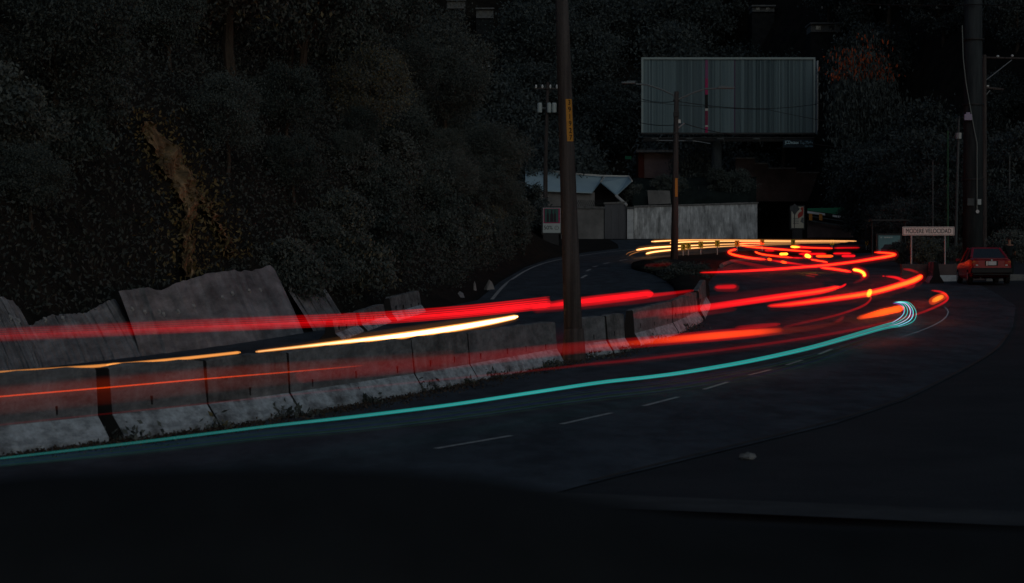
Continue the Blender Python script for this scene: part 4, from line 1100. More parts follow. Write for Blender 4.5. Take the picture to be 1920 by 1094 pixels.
# conifer-like tree at the end of the left hill, in front of the poster
o = on(1000, 468, 0, ground_z)
t = tree_proto('feathery_tree', 'dark feathery tree leaning over the poster left of the big pole', None, 2.0, .16, 2.2, 5.6, .22, M['leaffar'], 40, 12000, .1)
t.location = at(984, 470, 206); t.location.z = float(ground_z(t.location.x, 206)); t.scale = (.9, .9, .84)

# far hillside
FG = 'trees on the far hillside'; FLB = 'dark tree in the wooded hillside behind the billboard'
protoF = [tree_proto('hill_tree', FLB, FG, 4, .3, 4.6, 9.0, .36, M['leaffar'], 60, 15000, .5), tree_proto('hill_tree', FLB, FG, 5, .3, 3.8, 11.0, .34, M['leaffar'], 60, 14000, .6), tree_proto('hill_tree', FLB, FG, 3, .28, 5.2, 7.5, .36, M['leaffar'], 64, 15000, .4)]
usedF = [False] * 3
keep_clear = [(1195, 1535, 100, 285, 236), (1185, 1270, 282, 340, 250), (1375, 1550, 296, 372, 246), (1515, 1578, 40, 62, 300), (1478, 1605, 384, 452, 240), (836, 874, -10, 17, 330), (890, 928, 12, 35, 330), (1408, 1455, 8, 23, 330), (900, 918, 108, 142, 330)]
for y in np.arange(236, 330, 8.0):
    for x in np.arange(-22, 78, 6.4):
        yy = float(y + rt.uniform(-3, 3)); xx = float(x + rt.uniform(-2.6, 2.6))
        z = float(ground_z(xx, yy)); px, py = px_of((xx, yy, z + 5))
        if px < 700 or px > 2000 or py < -160: continue
        s = rt.uniform(.75, 1.2); rp = 4.8 * s * FP / yy; hp = 5 * s * FP / yy
        if any(px + rp * .8 > a and px - rp * .8 < b_ and py + hp > c_ and py - hp < d_ and yy < e for a, b_, c_, d_, e in keep_clear): continue
        if yy < 243 and 8 < xx < 36: continue
        place(protoF, usedF, rt.randrange(3), (xx, yy, z - .3), rt.uniform(0, 6.28), s)
# nearer trees at the right of the bend
RG = 'trees behind the right side of the bend'; RLB = 'dark tree behind the poles at the right of the bend'
protoR = [tree_proto('roadside_tree', RLB, RG, 3, .2, 3.2, 6.5, .25, M['leafshade'], 56, 15000, .6), tree_proto('roadside_tree', RLB, RG, 2.2, .2, 2.7, 5.2, .23, M['leafshade'], 50, 14000, .8)]
usedR = [False] * 2
for (px, y, s) in ((1640, 205, 1.0), (1680, 200, 1.1), (1725, 190, 1.1), (1620, 222, 1.1), (1770, 180, 1.1), (1810, 168, 1.0), (1860, 170, 1.0), (1905, 164, 1.0), (1700, 218, 1.4), (1760, 212, 1.4), (1830, 200, 1.4), (1900, 196, 1.4), (1950, 165, 1.1),
                   (1612, 208, .55), (1655, 176, .55), (1725, 158, .6), (1800, 152, .6), (1870, 156, .6), (1925, 150, .7), (1690, 166, .5)):
    p = at(px, 450, y); place(protoR, usedR, rt.randrange(2), (p.x, y, float(ground_z(p.x, y)) - .2), rt.uniform(0, 6.28), s)
for y in np.arange(166, 250, 7.5):
    for x in np.arange(20, 66, 5.2):
        yy = float(y + rt.uniform(-2.5, 2.5)); xx = float(x + rt.uniform(-2, 2)); yh = 246 - min(max((xx - 24) * 3, 0), 110)
        if yy < yh + 1 or yy > yh + 40: continue
        px, py = px_of((xx, yy, float(ground_z(xx, yy)) + 4))
        if px < 1575 or px > 2000 or py < -120: continue
        if yy < 228 and abs(px - 1625) < 110 and py < 330: continue
        place(protoR, usedR, rt.randrange(2), (xx, yy, float(ground_z(xx, yy)) - .3), rt.uniform(0, 6.28), rt.choice((.8, 1.0, 1.3)))
# flowering tree
t = tree_proto('flowering_tree', 'broad tree dotted with orange blossom right of the billboard', None, 5, .3, 5.6, 6.5, .34, M['leaffar'], 70, 14000, .4, M['flower'], .30)
p = at(1625, 205, 228); t.location = (p.x, p.y, float(ground_z(p.x, p.y)));
cz = at(1625, 93, 228).z; t.scale = (.62, .62, (cz - t.location.z) / (5 * .55 + 6.5))
# round tree behind the netting shelter
t = tree_proto('round_tree', 'round leafy tree rising behind the netting shelter under the billboard', None, 2.0, .2, 2.6, 4.6, .26, M['leafmid'], 50, 12000, .7)
p = at(1302, 345, 238); t.location = (p.x, p.y, float(ground_z(p.x, p.y)))
cz = at(1302, 281, 238).z; t.scale = (1.0, 1.0, (cz - t.location.z) / (2.0 * .55 + 4.6))
darkcrown = crown_mesh('crown', .9, 1.1, 30, 3600, .11, M['leafdeep'], .8)
for px, py, s_, k in ((1196, 372, 1.5, 0), (1268, 350, 1.4, 1), (1345, 345, 1.6, 0), (1388, 352, 1.8, 1), (1240, 345, 1.2, 0)):
    p = at(px, py, 229.5); t = dup(protoS[k], (p.x, p.y, p.z - 1.0), rt.uniform(0, 6), (s_, s_, s_ * 1.1), 'dark creeper tuft growing over the netting shelter behind the stained wall'); t['group'] = 'creepers on the netting shelter'
# shrubs round the street lamp and behind the low wall
for (px, py, s, lab) in ((1240, 513, .9, 'dark bush at the left foot of the double street lamp'), (1285, 530, 1.2, 'dark bush on the median mound behind the barrier end'), (1310, 520, .8, 'small dark bush right of the median mound')):
    t = dup(protoS[1], on(px, py), rt.uniform(0, 6), (s, s, s * .55), lab); t.children[1].data = darkcrown if t.children[1].name.startswith('crown') else t.children[1].data; t['group'] = 'bushes on the median'
for (px, y, s) in ((1690, 128, .9), (1730, 127, 1.1), (1765, 128, 1.0), (1800, 127, .8), (1885, 135, 1.3), (1915, 132, 1.2)):
    p = at(px, 500, y); t = dup(protoS[0], (p.x, y, float(ground_z(p.x, y))), rt.uniform(0, 6), (s, s, s), 'dark shrub behind the posts and the car at the outer side of the bend'); t['group'] = 'shrubs at the outer side of the bend'

# undergrowth: leaves over the whole left slope, nobody could count them
n = 240000
yy = rng.uniform(44, 186, n); dd = rng.uniform(.3, 26, n) * np.sqrt(rng.random(n)); xx = edge_left(yy) - .9 - dd
zz = ground_z(xx, yy) + rng.gamma(1.6, .22, n)
u = 960 + FP * xx / yy; v = 500 - FP * (zz - CAMH) / yy
okm = (u > -90) & (u < 985) & (v > -60) & (v < 640)
for sp in (spine, spine2):
    ys_ = [p[1] for p in sp]
    dpx = np.interp(v, ys_, [p[2] for p in sp]) - np.abs(u - np.interp(v, ys_, [p[0] for p in sp]))
    okm &= ~((v > ys_[0]) & (v < ys_[-1]) & (dpx > rng.uniform(-2, 24, n)))
# keep the slab faces clear
vtop = np.interp(u, [-60, 10, 40, 75, 95, 160, 215, 232, 300, 345, 390, 440, 490, 512, 528, 540, 556, 585, 602, 625, 648], [545, 560, 588, 600, 592, 588, 560, 550, 541, 528, 514, 508, 504, 498, 515, 545, 522, 514, 520, 560, 600])
okm &= ~((u < 650) & (yy < 76) & (v > vtop - 3 + rng.gamma(1.2, 5, n) * (u < 240)))
dry = np.zeros(n, bool)
for sp in (spine, spine2):
    ys_ = [p[1] for p in sp]
    dpx = np.interp(v, ys_, [p[2] for p in sp]) - np.abs(u - np.interp(v, ys_, [p[0] for p in sp]))
    dry |= (v > ys_[0] - 25) & (v < ys_[-1] + 10) & (dpx > -rng.gamma(2.0, 14, n))
C = np.stack([xx, yy, zz], 1)[okm & dry]
o = link('dry_growth', quads_mesh('dry_growth', leaf_quads(C, .13, .4), M['leafdry'])); kind(o, 'stuff')
okm &= ~dry
C = np.stack([xx, yy, zz], 1)[okm]
o = link('undergrowth', quads_mesh('undergrowth', leaf_quads(C, .115, .5), M['leafgrass'])); kind(o, 'stuff')

# weeds at the barrier foot
wg = 'weeds along the barrier foot'
for i, px in enumerate((235, 405, 530, 548, 690, 800, 880, 925, 1025, 1035, 1110, 1165, 1230, 1290)):
    by = np.interp(px, [208, 410, 563, 793, 896, 1058, 1149, 1201, 1272, 1318], [829, 803, 778, 736, 715, 681, 664.5, 649, 627, 603])
    p = on(px, by + 1.5)
    n = 60; s = rt.uniform(.06, .14)
    C = rng.normal(size=(n, 3)) * np.array([s * 1.6, s, s * .5]); C[:, 2] = np.abs(C[:, 2]) * 1.3 + .02
    o = link('weed', quads_mesh('weed', leaf_quads(C, .09, -.6), M['leafmid']), None, p)
    tag(o, 'small dark weed growing from the foot of the barriers', 'weed', wg)
n = 9000
tt_ = rng.random(n); by_px = 0 + 1320 * tt_
by = np.interp(by_px, [0, 208, 410, 563, 793, 896, 1058, 1149, 1201, 1272, 1318], [853, 829, 803, 778, 736, 715, 681, 664.5, 649, 627, 603])
base = np.array([tuple(on(a_, b_ + .5)) for a_, b_ in zip(by_px[::30], by[::30])])
C = np.repeat(base, 30, 0)[:n] + rng.normal(size=(n, 3)) * np.array([.25, .5, .012]); C[:, 2] = np.repeat(base, 30, 0)[:n, 2] + np.abs(rng.normal(size=n)) * .018
o = link('foot_litter', quads_mesh('foot_litter', leaf_quads(C, .05, -.2), M['bark'])); kind(o, 'stuff')

# houses high on the hill
def hill_house(label, x0, x1, y0, y1, d):
    d = on((x0 + x1) / 2, y1, 0, ground_z).y - 5.5; o = at((x0 + x1) / 2, y1, d); gz = o.z - .6
    tt = thing('hill_house', label, 'house', (o.x, o.y, gz))
    wd = (x1 - x0) * d / FP; hh = (y1 - y0) * d / FP
    b = MB(); b.box((0, 2, hh * .5 + .6), (wd, 3.8, hh)); b.build('house_wall', M['housewhite'], tt)
    b = MB(); b.box((0, 2.6, -2.4), (wd * 1.02, 4.6, 6.0)); b.build('foundation', M['bank'], tt)
    b = MB(); b.box((0, 1.9, hh + .68), (wd * 1.1, 4.6, .16)); b.build('roof', M['housewhite'], tt)
    for k in (-.25, .2):
        b = MB(); b.box((wd * k, .09, hh * .55 + .6), (wd * .16, .06, hh * .5)); b.build('window', M['glass'], tt)
hill_house('white walled house half hidden by trees at the top edge', 838, 872, 2, 16, 318)
hill_house('small white house right of the half hidden one at the top edge', 893, 925, 18, 34, 312)
hill_house('pale flat-roofed house on the hill above the flowering tree', 1521, 1576, 46, 60, 292)
hill_house('faint long house at the top edge above the billboard', 1411, 1452, 13, 22, 322)

# ------------------------------------------------------------------ light of the passing traffic
def glow_mat(name, col, strength, soft=1.3):
    m = bpy.data.materials.new(name); m.use_nodes = True
    n = m.node_tree.nodes; l = m.node_tree.links
    n.remove(n['Principled BSDF'])
    em = n.new('ShaderNodeEmission'); em.inputs['Color'].default_value = (*col, 1)
    tr = n.new('ShaderNodeBsdfTransparent'); ad = n.new('ShaderNodeAddShader')
    at_ = n.new('ShaderNodeAttribute'); at_.attribute_name = 'glow'
    ge = n.new('ShaderNodeNewGeometry'); ta = n.new('ShaderNodeAttribute'); ta.attribute_name = 'axis'
    d1 = n.new('ShaderNodeVectorMath'); d1.operation = 'DOT_PRODUCT'; d2 = n.new('ShaderNodeVectorMath'); d2.operation = 'DOT_PRODUCT'
    l.new(ge.outputs['Incoming'], d1.inputs[0]); l.new(ge.outputs['Normal'], d1.inputs[1])
    l.new(ge.outputs['Incoming'], d2.inputs[0]); l.new(ta.outputs['Vector'], d2.inputs[1])
    ab = n.new('ShaderNodeMath'); ab.operation = 'ABSOLUTE'; l.new(d1.outputs['Value'], ab.inputs[0])
    sq = n.new('ShaderNodeMath'); sq.operation = 'MULTIPLY'; l.new(d2.outputs['Value'], sq.inputs[0]); l.new(d2.outputs['Value'], sq.inputs[1])
    om = n.new('ShaderNodeMath'); om.operation = 'SUBTRACT'; om.inputs[0].default_value = 1.0001; l.new(sq.outputs[0], om.inputs[1])
    rt_ = n.new('ShaderNodeMath'); rt_.operation = 'SQRT'; l.new(om.outputs[0], rt_.inputs[0])
    dv = n.new('ShaderNodeMath'); dv.operation = 'DIVIDE'; dv.use_clamp = True; l.new(ab.outputs[0], dv.inputs[0]); l.new(rt_.outputs[0], dv.inputs[1])
    pw = n.new('ShaderNodeMath'); pw.operation = 'POWER'; pw.inputs[1].default_value = soft; l.new(dv.outputs[0], pw.inputs[0])
    mu = n.new('ShaderNodeMath'); mu.operation = 'MULTIPLY'
    m2 = n.new('ShaderNodeMath'); m2.operation = 'MULTIPLY'; m2.inputs[1].default_value = strength
    l.new(pw.outputs[0], mu.inputs[0])
    l.new(at_.outputs['Fac'], mu.inputs[1]); l.new(mu.outputs[0], m2.inputs[0]); l.new(m2.outputs[0], em.inputs['Strength'])
    l.new(em.outputs[0], ad.inputs[0]); l.new(tr.outputs[0], ad.inputs[1]); l.new(ad.outputs[0], n['Material Output'].inputs['Surface'])
    return m
GM = {'red': glow_mat('red_glow', (1, .004, .008), .37), 'orange': glow_mat('orange_glow', (1, .065, .003), .62), 'amber': glow_mat('amber_glow', (1, .36, .02), 1.0),
      'gold': glow_mat('gold_glow', (1, .36, .075), 1.0), 'white': glow_mat('white_glow', (1, .72, .36), 1.0), 'teal': glow_mat('teal_glow', (.03, .80, .73), .54),
      'blue': glow_mat('blue_glow', (.05, .25, 1.0), 1.0), 'green': glow_mat('green_glow', (.15, .9, .3), 1.0), 'violet': glow_mat('violet_glow', (.6, .15, .9), 1.0), 'pink': glow_mat('pink_glow', (1, .05, .12), 1.0), 'cool': glow_mat('cool_glow', (.6, .8, 1.0), 1.0)}
def streak(parent, pts, h, w, color, glow, name='streak', step=9, off=(0, 0), ends=.45):
    """pts: traced line; h: lamp height above the road; w, glow: one value or one per point."""
    P = np.array(pts, float) + np.array(off)
    n0 = len(P)
    ws = np.full(n0, w, float) if np.isscalar(w) else np.array(w, float); gs = np.full(n0, glow, float) if np.isscalar(glow) else np.array(glow, float)
    hs = np.full(n0, h, float) if np.isscalar(h) else np.array(h, float)
    out = []
    for i in range(n0 - 1):
        p0, p1, p2, p3 = P[max(i - 1, 0)], P[i], P[i + 1], P[min(i + 2, n0 - 1)]
        k = max(3, int(np.linalg.norm(p2 - p1) / step))
        for j in range(k):
            t_ = j / k
            out.append((*(.5 * (2 * p1 + (p2 - p0) * t_ + (2 * p0 - 5 * p1 + 4 * p2 - p3) * t_ ** 2 + (3 * p1 - p0 - 3 * p2 + p3) * t_ ** 3)), *((1 - t_) * np.array([ws[i], gs[i], hs[i]]) + t_ * np.array([ws[i + 1], gs[i + 1], hs[i + 1]]))))
    out.append((*P[-1], ws[-1], gs[-1], hs[-1]))
    W3 = [on(o[0], o[1], o[4]) for o in out]
    dep = np.array([p.y for p in W3])
    if len(dep) > 8:                                   # vehicles run smoothly: even out the distance along the run
        k = np.ones(5) / 5; dep = np.convolve(np.pad(dep, 2, mode='edge'), k, mode='valid')
        W3 = [at(o[0], o[1], float(dd_)) for o, dd_ in zip(out, dep)]
    rad = [max(o[2], .6) * p.y / FP / 2 for o, p in zip(out, W3)]
    rad[0] *= ends; rad[-1] *= ends
    b = MB(); seg = 10; b.tube(W3, rad, seg)
    ob = b.build(name, GM[color], parent, smooth=True)
    at_ = ob.data.attributes.new('glow', 'FLOAT', 'POINT')
    tv = np.array([W3[min(i + 1, len(W3) - 1)] - W3[max(i - 1, 0)] for i in range(len(W3))], np.float32); tv /= np.linalg.norm(tv, axis=1)[:, None] + 1e-9
    ax_ = ob.data.attributes.new('axis', 'FLOAT_VECTOR', 'POINT'); ax_.data.foreach_set('vector', np.repeat(tv, seg, 0).reshape(-1))
    at_ = ob.data.attributes['glow']
    at_.data.foreach_set('value', np.repeat(np.array([o[3] for o in out], np.float32), seg))
    return ob
def trail(label): return thing('light_trail', label, 'light trail', (0, 0, 0), 0, 'light trails of passing traffic')

# broad red band on the far carriageway, seen over the barrier
t = trail('broad red light trail running left to right above the barrier tops')
c = [(-60, 633), (0, 628), (200, 619), (350, 612), (520, 605), (700, 597), (850, 586), (960, 575), (1030, 567)]
streak(t, c, .9, [30, 30, 30, 29, 28, 26, 25, 23, 18], 'red', [.05, .055, .07, .10, .16, .25, .42, .6, .35])
for dy, w, g in ((-10, 3, .10), (-6, 3, .16), (-2, 3, .22), (2, 4, .34), (5, 3, .26), (8, 3, .2), (11, 3, .10)):
    streak(t, c, .9, [w] * 9, 'red', [g * k for k in (.5, .6, .8, 1.1, 1.6, 2.6, 4.2, 5.2, 3.5)], off=(0, dy))
c = [(1000, 578), (1062, 570), (1120, 563), (1180, 556), (1222, 551)]
streak(t, c, .9, [14, 20, 20, 19, 17], 'red', [.15, .7, .9, 1.0, .8]); streak(t, c, .9, [6, 9, 10, 9, 8], 'red', [.3, .9, 1.0, 1.2, 1.0], off=(0, -1))
streak(t, [(1000, 580), (1100, 572), (1200, 562), (1295, 552)], .9, [18, 18, 18, 12], 'red', [.08, .10, .10, .06])
streak(t, [(1215, 555), (1260, 550), (1300, 545)], .9, [9, 7, 5], 'red', [.7, .5, .25])
# headlight streaks above the barrier
t = trail('bright white to gold headlight trail above the middle of the barrier row')
c = [(480, 660), (560, 651), (650, 641), (750, 630), (850, 616), (920, 604), (970, 594)]
streak(t, c, .65, [5, 7, 10, 14, 15, 13, 9], 'gold', [.4, .5, .7, 1.0, 1.1, 1.0, .9]); streak(t, c, .65, [2, 3, 5, 8, 9.5, 8.5, 5.5], 'white', [.2, .4, 1.0, 2.0, 2.4, 2.0, 1.4])
streak(t, c, .65, [10, 16, 26, 34, 34, 28, 16], 'gold', [.008, .01, .02, .028, .03, .026, .015])
t = trail('thin gold headlight trail above the left end of the barrier row')
c = [(-40, 701), (0, 698), (100, 692), (220, 684), (340, 673), (450, 661)]
streak(t, c, .65, [4, 5, 6, 7, 7, 6], 'gold', [.2, .24, .3, .42, .46, .5]); streak(t, [(200, 686), (212, 684.5), (226, 683)], .65, [6, 9, 6], 'gold', .3)
# orange truck lamp trail in the near lane
t = trail('wide faint orange glow with one sharp line across the left barriers')
c = [(-60, 757), (0, 751), (200, 732), (370, 715), (540, 700), (700, 686), (850, 672)]
streak(t, c, .75, [62, 60, 58, 54, 46, 34, 20], 'orange', [.024, .025, .026, .025, .022, .017, .011]); streak(t, c, .75, [30, 30, 29, 27, 23, 20, 14], 'orange', [.018, .020, .021, .020, .016, .012, .008], off=(0, -10))
streak(t, [(-60, 750), (0, 744), (200, 727), (370, 712), (540, 698), (680, 686)], .8, [2.6, 2.6, 2.6, 2.5, 2.2, 1.6], 'orange', [.5, .55, .6, .6, .4, .12])
t = trail('thick orange-red light trail low in front of the barriers right of the pole')
c = [(560, 705), (700, 692), (850, 678), (1000, 661), (1100, 651), (1180, 644), (1260, 637), (1340, 630), (1410, 624), (1468, 619)]
streak(t, c, .75, [30, 32, 30, 26, 24, 22, 22, 23, 23, 16], 'red', [.04, .07, .09, .14, .16, .26, .45, .6, .45, .02]); streak(t, c[4:], .75, [6, 10, 14, 15, 14, 8], 'orange', [.03, .15, .45, .8, .7, .02])
streak(t, [(1420, 624), (1480, 620), (1540, 612), (1580, 603)], .75, [18, 14, 10, 6], 'orange', [.10, .05, .03, .015])
streak(t, [(1380, 615), (1430, 611), (1462, 608)], .8, [8, 9, 6], 'red', [.15, .3, .3])
# thin red loop along the outer lane
t = trail('long thin dark red trail ending in a hook at the outer bend')
c = [(-40, 802), (0, 797), (193, 777), (386, 757), (700, 725), (1000, 695), (1110, 683), (1220, 672), (1403, 650), (1549, 628), (1640, 610), (1714, 591), (1760, 573), (1777, 560), (1768, 549), (1747, 545)]
streak(t, c, .7, [2.5, 2.5, 2.5, 2.5, 3, 5, 6, 6, 6, 6, 6, 5, 5, 5, 5, 3], 'red', [.06, .06, .06, .06, .05, .05, .09, .11, .13, .13, .13, .2, .45, 1.0, 1.0, .6])
streak(t, c[6:12], .7, [14, 16, 18, 16, 12, 8], 'red', [.012, .016, .018, .016, .014, .012])
streak(t, [(1749, 565), (1759, 560), (1768, 556)], .7, [7, 10, 6], 'amber', [.25, .45, .3]); streak(t, [(1745, 567), (1759, 560), (1773, 554)], .7, [14, 17, 13], 'orange', [.4, .5, .4])
# big red sweep with orange core
t = trail('wide red light trail with orange core sweeping to the outermost right tip')
c = [(1440, 574), (1480, 571), (1549, 562), (1630, 550), (1690, 534), (1716, 525), (1728, 518)]
streak(t, c, .8, [6, 12, 14, 14, 15, 15, 11], 'red', [.8, 1.3, 1.6, 1.8, 1.8, 1.8, 1.4]); streak(t, c, .8, [2, 5, 6, 7, 8.5, 9, 7], 'orange', [.1, .6, 1.4, 2.6, 3.6, 4.2, 3.4])
streak(t, c, .8, [20, 26, 30, 32, 32, 30, 20], 'red', [.02, .03, .035, .04, .05, .05, .04])
streak(t, [(1628, 555), (1630, 550), (1632, 545)], .8, [7, 10, 7], 'amber', 1.0)
streak(t, [(1661, 518.5), (1680, 521), (1694, 527), (1700, 531)], .8, [3, 6, 8, 8], 'red', [.8, 1.3, 1.3, 1.2]); streak(t, [(1655, 518), (1658, 518.3)], .8, 3, 'red', .8)
streak(t, [(1694, 505), (1708, 507), (1722, 512)], .95, [4, 6, 4], 'red', [.2, .35, .25]); streak(t, [(1692, 533), (1703, 539), (1716, 533)], .7, [6, 10, 6], 'red', [.2, .4, .2])
t = trail('thin red light trail dropping from the yellow spot on the widest red sweep')
streak(t, [(1631, 552), (1632, 562), (1618, 574), (1586, 586), (1550, 596), (1512, 604), (1470, 614)], .65, [4, 4, 5, 5, 5, 6, 6], 'red', [.8, .5, .35, .25, .18, .12, .06])
# second red sweep
t = trail('thick red light trail curving down-left below the long thin red one')
c = [(1190, 592), (1240, 586), (1286, 581), (1330, 576), (1385, 568), (1476, 555), (1540, 546), (1572, 538.5)]
streak(t, c, .8, [16, 16, 14, 14, 14, 14, 13, 9], 'red', [.05, .12, .6, 1.2, 1.6, 1.8, 1.8, 1.4]); streak(t, c[3:], .8, [2, 3, 5, 6, 4], 'orange', [.05, .15, .6, 1.0, .8])
streak(t, [(1568, 540), (1578, 538), (1586, 533)], .8, [6, 5, 4], 'red', 1.2); streak(t, [(1255, 580), (1350, 566), (1450, 553), (1540, 541)], .8, 30, 'red', [.008, .03, .04, .03])
streak(t, [(1235, 595), (1300, 590), (1380, 580)], .7, [10, 12, 8], 'red', [.06, .10, .05])
def loop(parent, pts, h, w, color, glow, **k):
    """Far lamp runs: the flare round a bright lamp makes them wider than the lamp itself."""
    w2 = np.array(w if not np.isscalar(w) else [w] * len(pts), float); g2 = np.array(glow if not np.isscalar(glow) else [glow] * len(pts), float)
    if color == 'red' and w2.max() < 12:
        streak(parent, pts, h, list(w2 * 1.02), color, list(g2 * 1.2), **k)
        if g2.max() > .9: streak(parent, pts, h, list(w2 + 8), color, list(g2 * .05), **k)
    else: streak(parent, pts, h, list(w2 * (1.1 if w2.max() < 12 else 1)), color, list(g2 * 1.3), **k)
# high bus lamps
t = trail('long thin red light trail with a hooked right tip crossing the middle of the bend')
c = [(1312, 511.5), (1360, 510), (1439, 506), (1500, 501.5), (1549, 497.5), (1600, 491.5), (1641, 485), (1668, 480.5), (1678, 477.5), (1666, 475), (1640, 473.5)]
loop(t, c, 1.0, [2.5, 5, 6, 6.5, 7, 7, 8, 8, 7, 6, 5], 'red', [.6, 1.2, 1.6, 1.8, 1.8, 1.8, 1.8, 1.8, 1.8, 1.6, 1.0]); loop(t, c, 1.0, [1, 1.5, 2.2, 2.5, 3, 3, 3.6, 4, 3.4, 2.6, 2], 'orange', [.05, .2, .4, .6, .8, 1.0, 1.5, 1.9, 1.9, 1.3, .8])
loop(t, c[2:9], 1.0, 20, 'red', .03)
t = trail('red light trail curling round the left tip of the lower loop')
c = [(1380, 468), (1370, 470.5), (1367, 474), (1377, 478.5), (1403, 483.5), (1434, 487)]
loop(t, c, .8, [5, 6, 6.5, 6.5, 6.5, 5], 'red', 1.7); loop(t, c, .8, [2, 3, 3.6, 3.4, 3, 2], 'orange', [1.0, 1.6, 2, 1.9, 1.4, .8])
loop(t, [(1434, 486.5), (1450, 489), (1469, 492), (1500, 496), (1531, 502)], .8, [3, 3.5, 5, 3.5, 3.5], 'red', [.8, .6, 1.4, .5, .4]); loop(t, [(1440, 486), (1446, 487.5)], .8, 5, 'orange', 1.5); loop(t, [(1465, 491), (1474, 493)], .8, 5, 'orange', 1.3)
t = trail('short straight red light trail above the orange hook in the bend')
loop(t, [(1539, 502), (1565, 505), (1595, 510)], .8, [6, 7, 6], 'red', 1.7); loop(t, [(1542, 502.5), (1565, 505), (1592, 509.3)], .8, 3, 'orange', 1.0)
t = trail('short bright orange hook of light at the right end of the straight red trail')
c = [(1600, 506), (1611, 508), (1619, 512.5), (1621, 518)]
loop(t, c, .8, [9, 10, 10, 9], 'red', 1.7); loop(t, c, .8, [5, 5, 5.5, 5], 'amber', 1.6); loop(t, c, .8, 20, 'red', .05); loop(t, [(1620, 519), (1614, 526), (1600, 531)], .8, [6, 6, 3], 'red', [.25, .12, .04])
t = trail('red light trail forming the uppermost loop under the chevron signs')
c = [(1432, 457.5), (1410, 456), (1394, 456.5), (1390, 459), (1403, 462.5), (1439, 466), (1483, 469.5), (1520, 472.5)]
loop(t, c, .8, [4, 4.5, 5.5, 6, 5.5, 5, 5, 4], 'red', 1.7); loop(t, c, .8, [1.5, 2, 3, 3.5, 3, 2.6, 2.4, 1.6], 'orange', [.6, 1, 1.6, 2, 1.8, 1.3, 1.1, .8])
t = trail('short curved red light trail inside the lower loop')
c = [(1416, 472.5), (1428, 477), (1454, 480.5), (1485, 483.5)]
loop(t, c, .8, [4, 5, 5, 4], 'red', 1.7); loop(t, c, .8, [2.6, 2.6, 2.4, 1.6], 'orange', [1.8, 1.5, 1.0, .6]); loop(t, [(1485, 483.5), (1495, 484), (1508, 484.3)], .8, [2.5, 3.5, 2], 'red', [.8, 1.2, .4])
t = trail('straight red light trail level with the chevrons, starting in an orange bead')
loop(t, [(1483, 463), (1496, 463.5), (1520, 465), (1561, 466)], .8, [5, 6, 4, 4], 'red', 1.7); loop(t, [(1483, 463), (1490, 463.4), (1500, 463.8)], .8, [3, 4.5, 2], 'amber', 1.4); loop(t, [(1500, 464), (1560, 466)], .8, 2, 'orange', .8)
t = trail('dimmer straight red light trail right of the beaded one')
loop(t, [(1565, 465.5), (1590, 465), (1612, 464.8)], .8, 3.2, 'red', [1.0, .7, .5])
for lab, a_, b_, w, col, g in (('small dim red light dash left of the orange one', (1434, 470.5), (1452, 470.5), 3.2, 'red', .9), ('small orange light dash in the middle of the loops', (1462, 477), (1477, 476.5), 5, 'amber', 1.6),
                               ('long flat red light dash in the middle of the loops', (1498, 476.5), (1549, 476.5), 4, 'red', 1.5), ('flat orange-red light dash right of the yellow spot', (1530, 480.7), (1562, 480.7), 5, 'orange', 1.5),
                               ('upper flat red light dash further right', (1562, 475.7), (1596, 475.5), 3.4, 'red', 1.4), ('lower flat red light dash further right', (1578, 480.5), (1604, 480.2), 5, 'red', 1.5),
                               ('slanting red light dash below the yellow spot', (1521, 487), (1551, 492), 4, 'red', 1.6)):
    t = trail(lab); loop(t, [a_, ((a_[0] + b_[0]) / 2, (a_[1] + b_[1]) / 2), b_], .8, [w, w, w], col, g); loop(t, [a_, b_], .8, w + 4, 'red', .12)
    if 'slanting' in lab: loop(t, [a_, b_], .8, 2, 'orange', 1.2)
t = trail('round yellow spot of light among the red dashes')
loop(t, [(1511, 479.5), (1515, 480.5), (1519, 482)], .8, [6, 7, 4], 'amber', 2.2); loop(t, [(1509, 480), (1514, 481), (1521, 482)], .8, 11, 'red', .6)
t = trail('pair of faint dark red lines below the lower loop')
streak(t, [(1369, 487), (1400, 493), (1440, 500.5), (1478, 506)], .8, [3, 4, 4, 3], 'red', [.20, .2, .18, .12]); streak(t, [(1369, 489), (1400, 496), (1440, 503.5), (1478, 508)], .8, [4, 4, 4, 3], 'red', [.15, .16, .15, .08])
t = trail('faint pair of dark red dashes in the dark middle of the bend')
streak(t, [(1517, 514), (1526, 515), (1534, 516.2)], .8, 2.6, 'red', .25); streak(t, [(1511, 516.5), (1520, 518), (1528, 519.5)], .8, 3, 'red', .22)
t = trail('isolated soft red patch of light right of the barrier end')
streak(t, [(1341, 539), (1360, 538.5), (1380, 537.5)], .9, [7, 9, 9], 'red', .7); streak(t, [(1338, 540), (1362, 540), (1386, 540)], .9, [14, 18, 17], 'red', .14)
t = trail('faint reddish smear left of the street lamp foot')
streak(t, [(1208, 498), (1235, 497), (1258, 495)], .9, [7, 8, 7], 'red', [.02, .04, .03])
t = trail('short red flare beside the orange wedge')
streak(t, [(1566, 604), (1575, 600), (1582, 594)], .7, [5, 8, 6], 'red', [.06, .12, .08])
t = trail('orange wedge of light just left of the teal fan')
c = [(1608, 597), (1630, 592), (1655, 586), (1692, 578)]
streak(t, c, .75, [6, 11, 14, 13], 'orange', [.2, 1.1, 1.9, 1.8]); streak(t, c, .75, [10, 16, 20, 18], 'orange', [.04, .12, .2, .16])

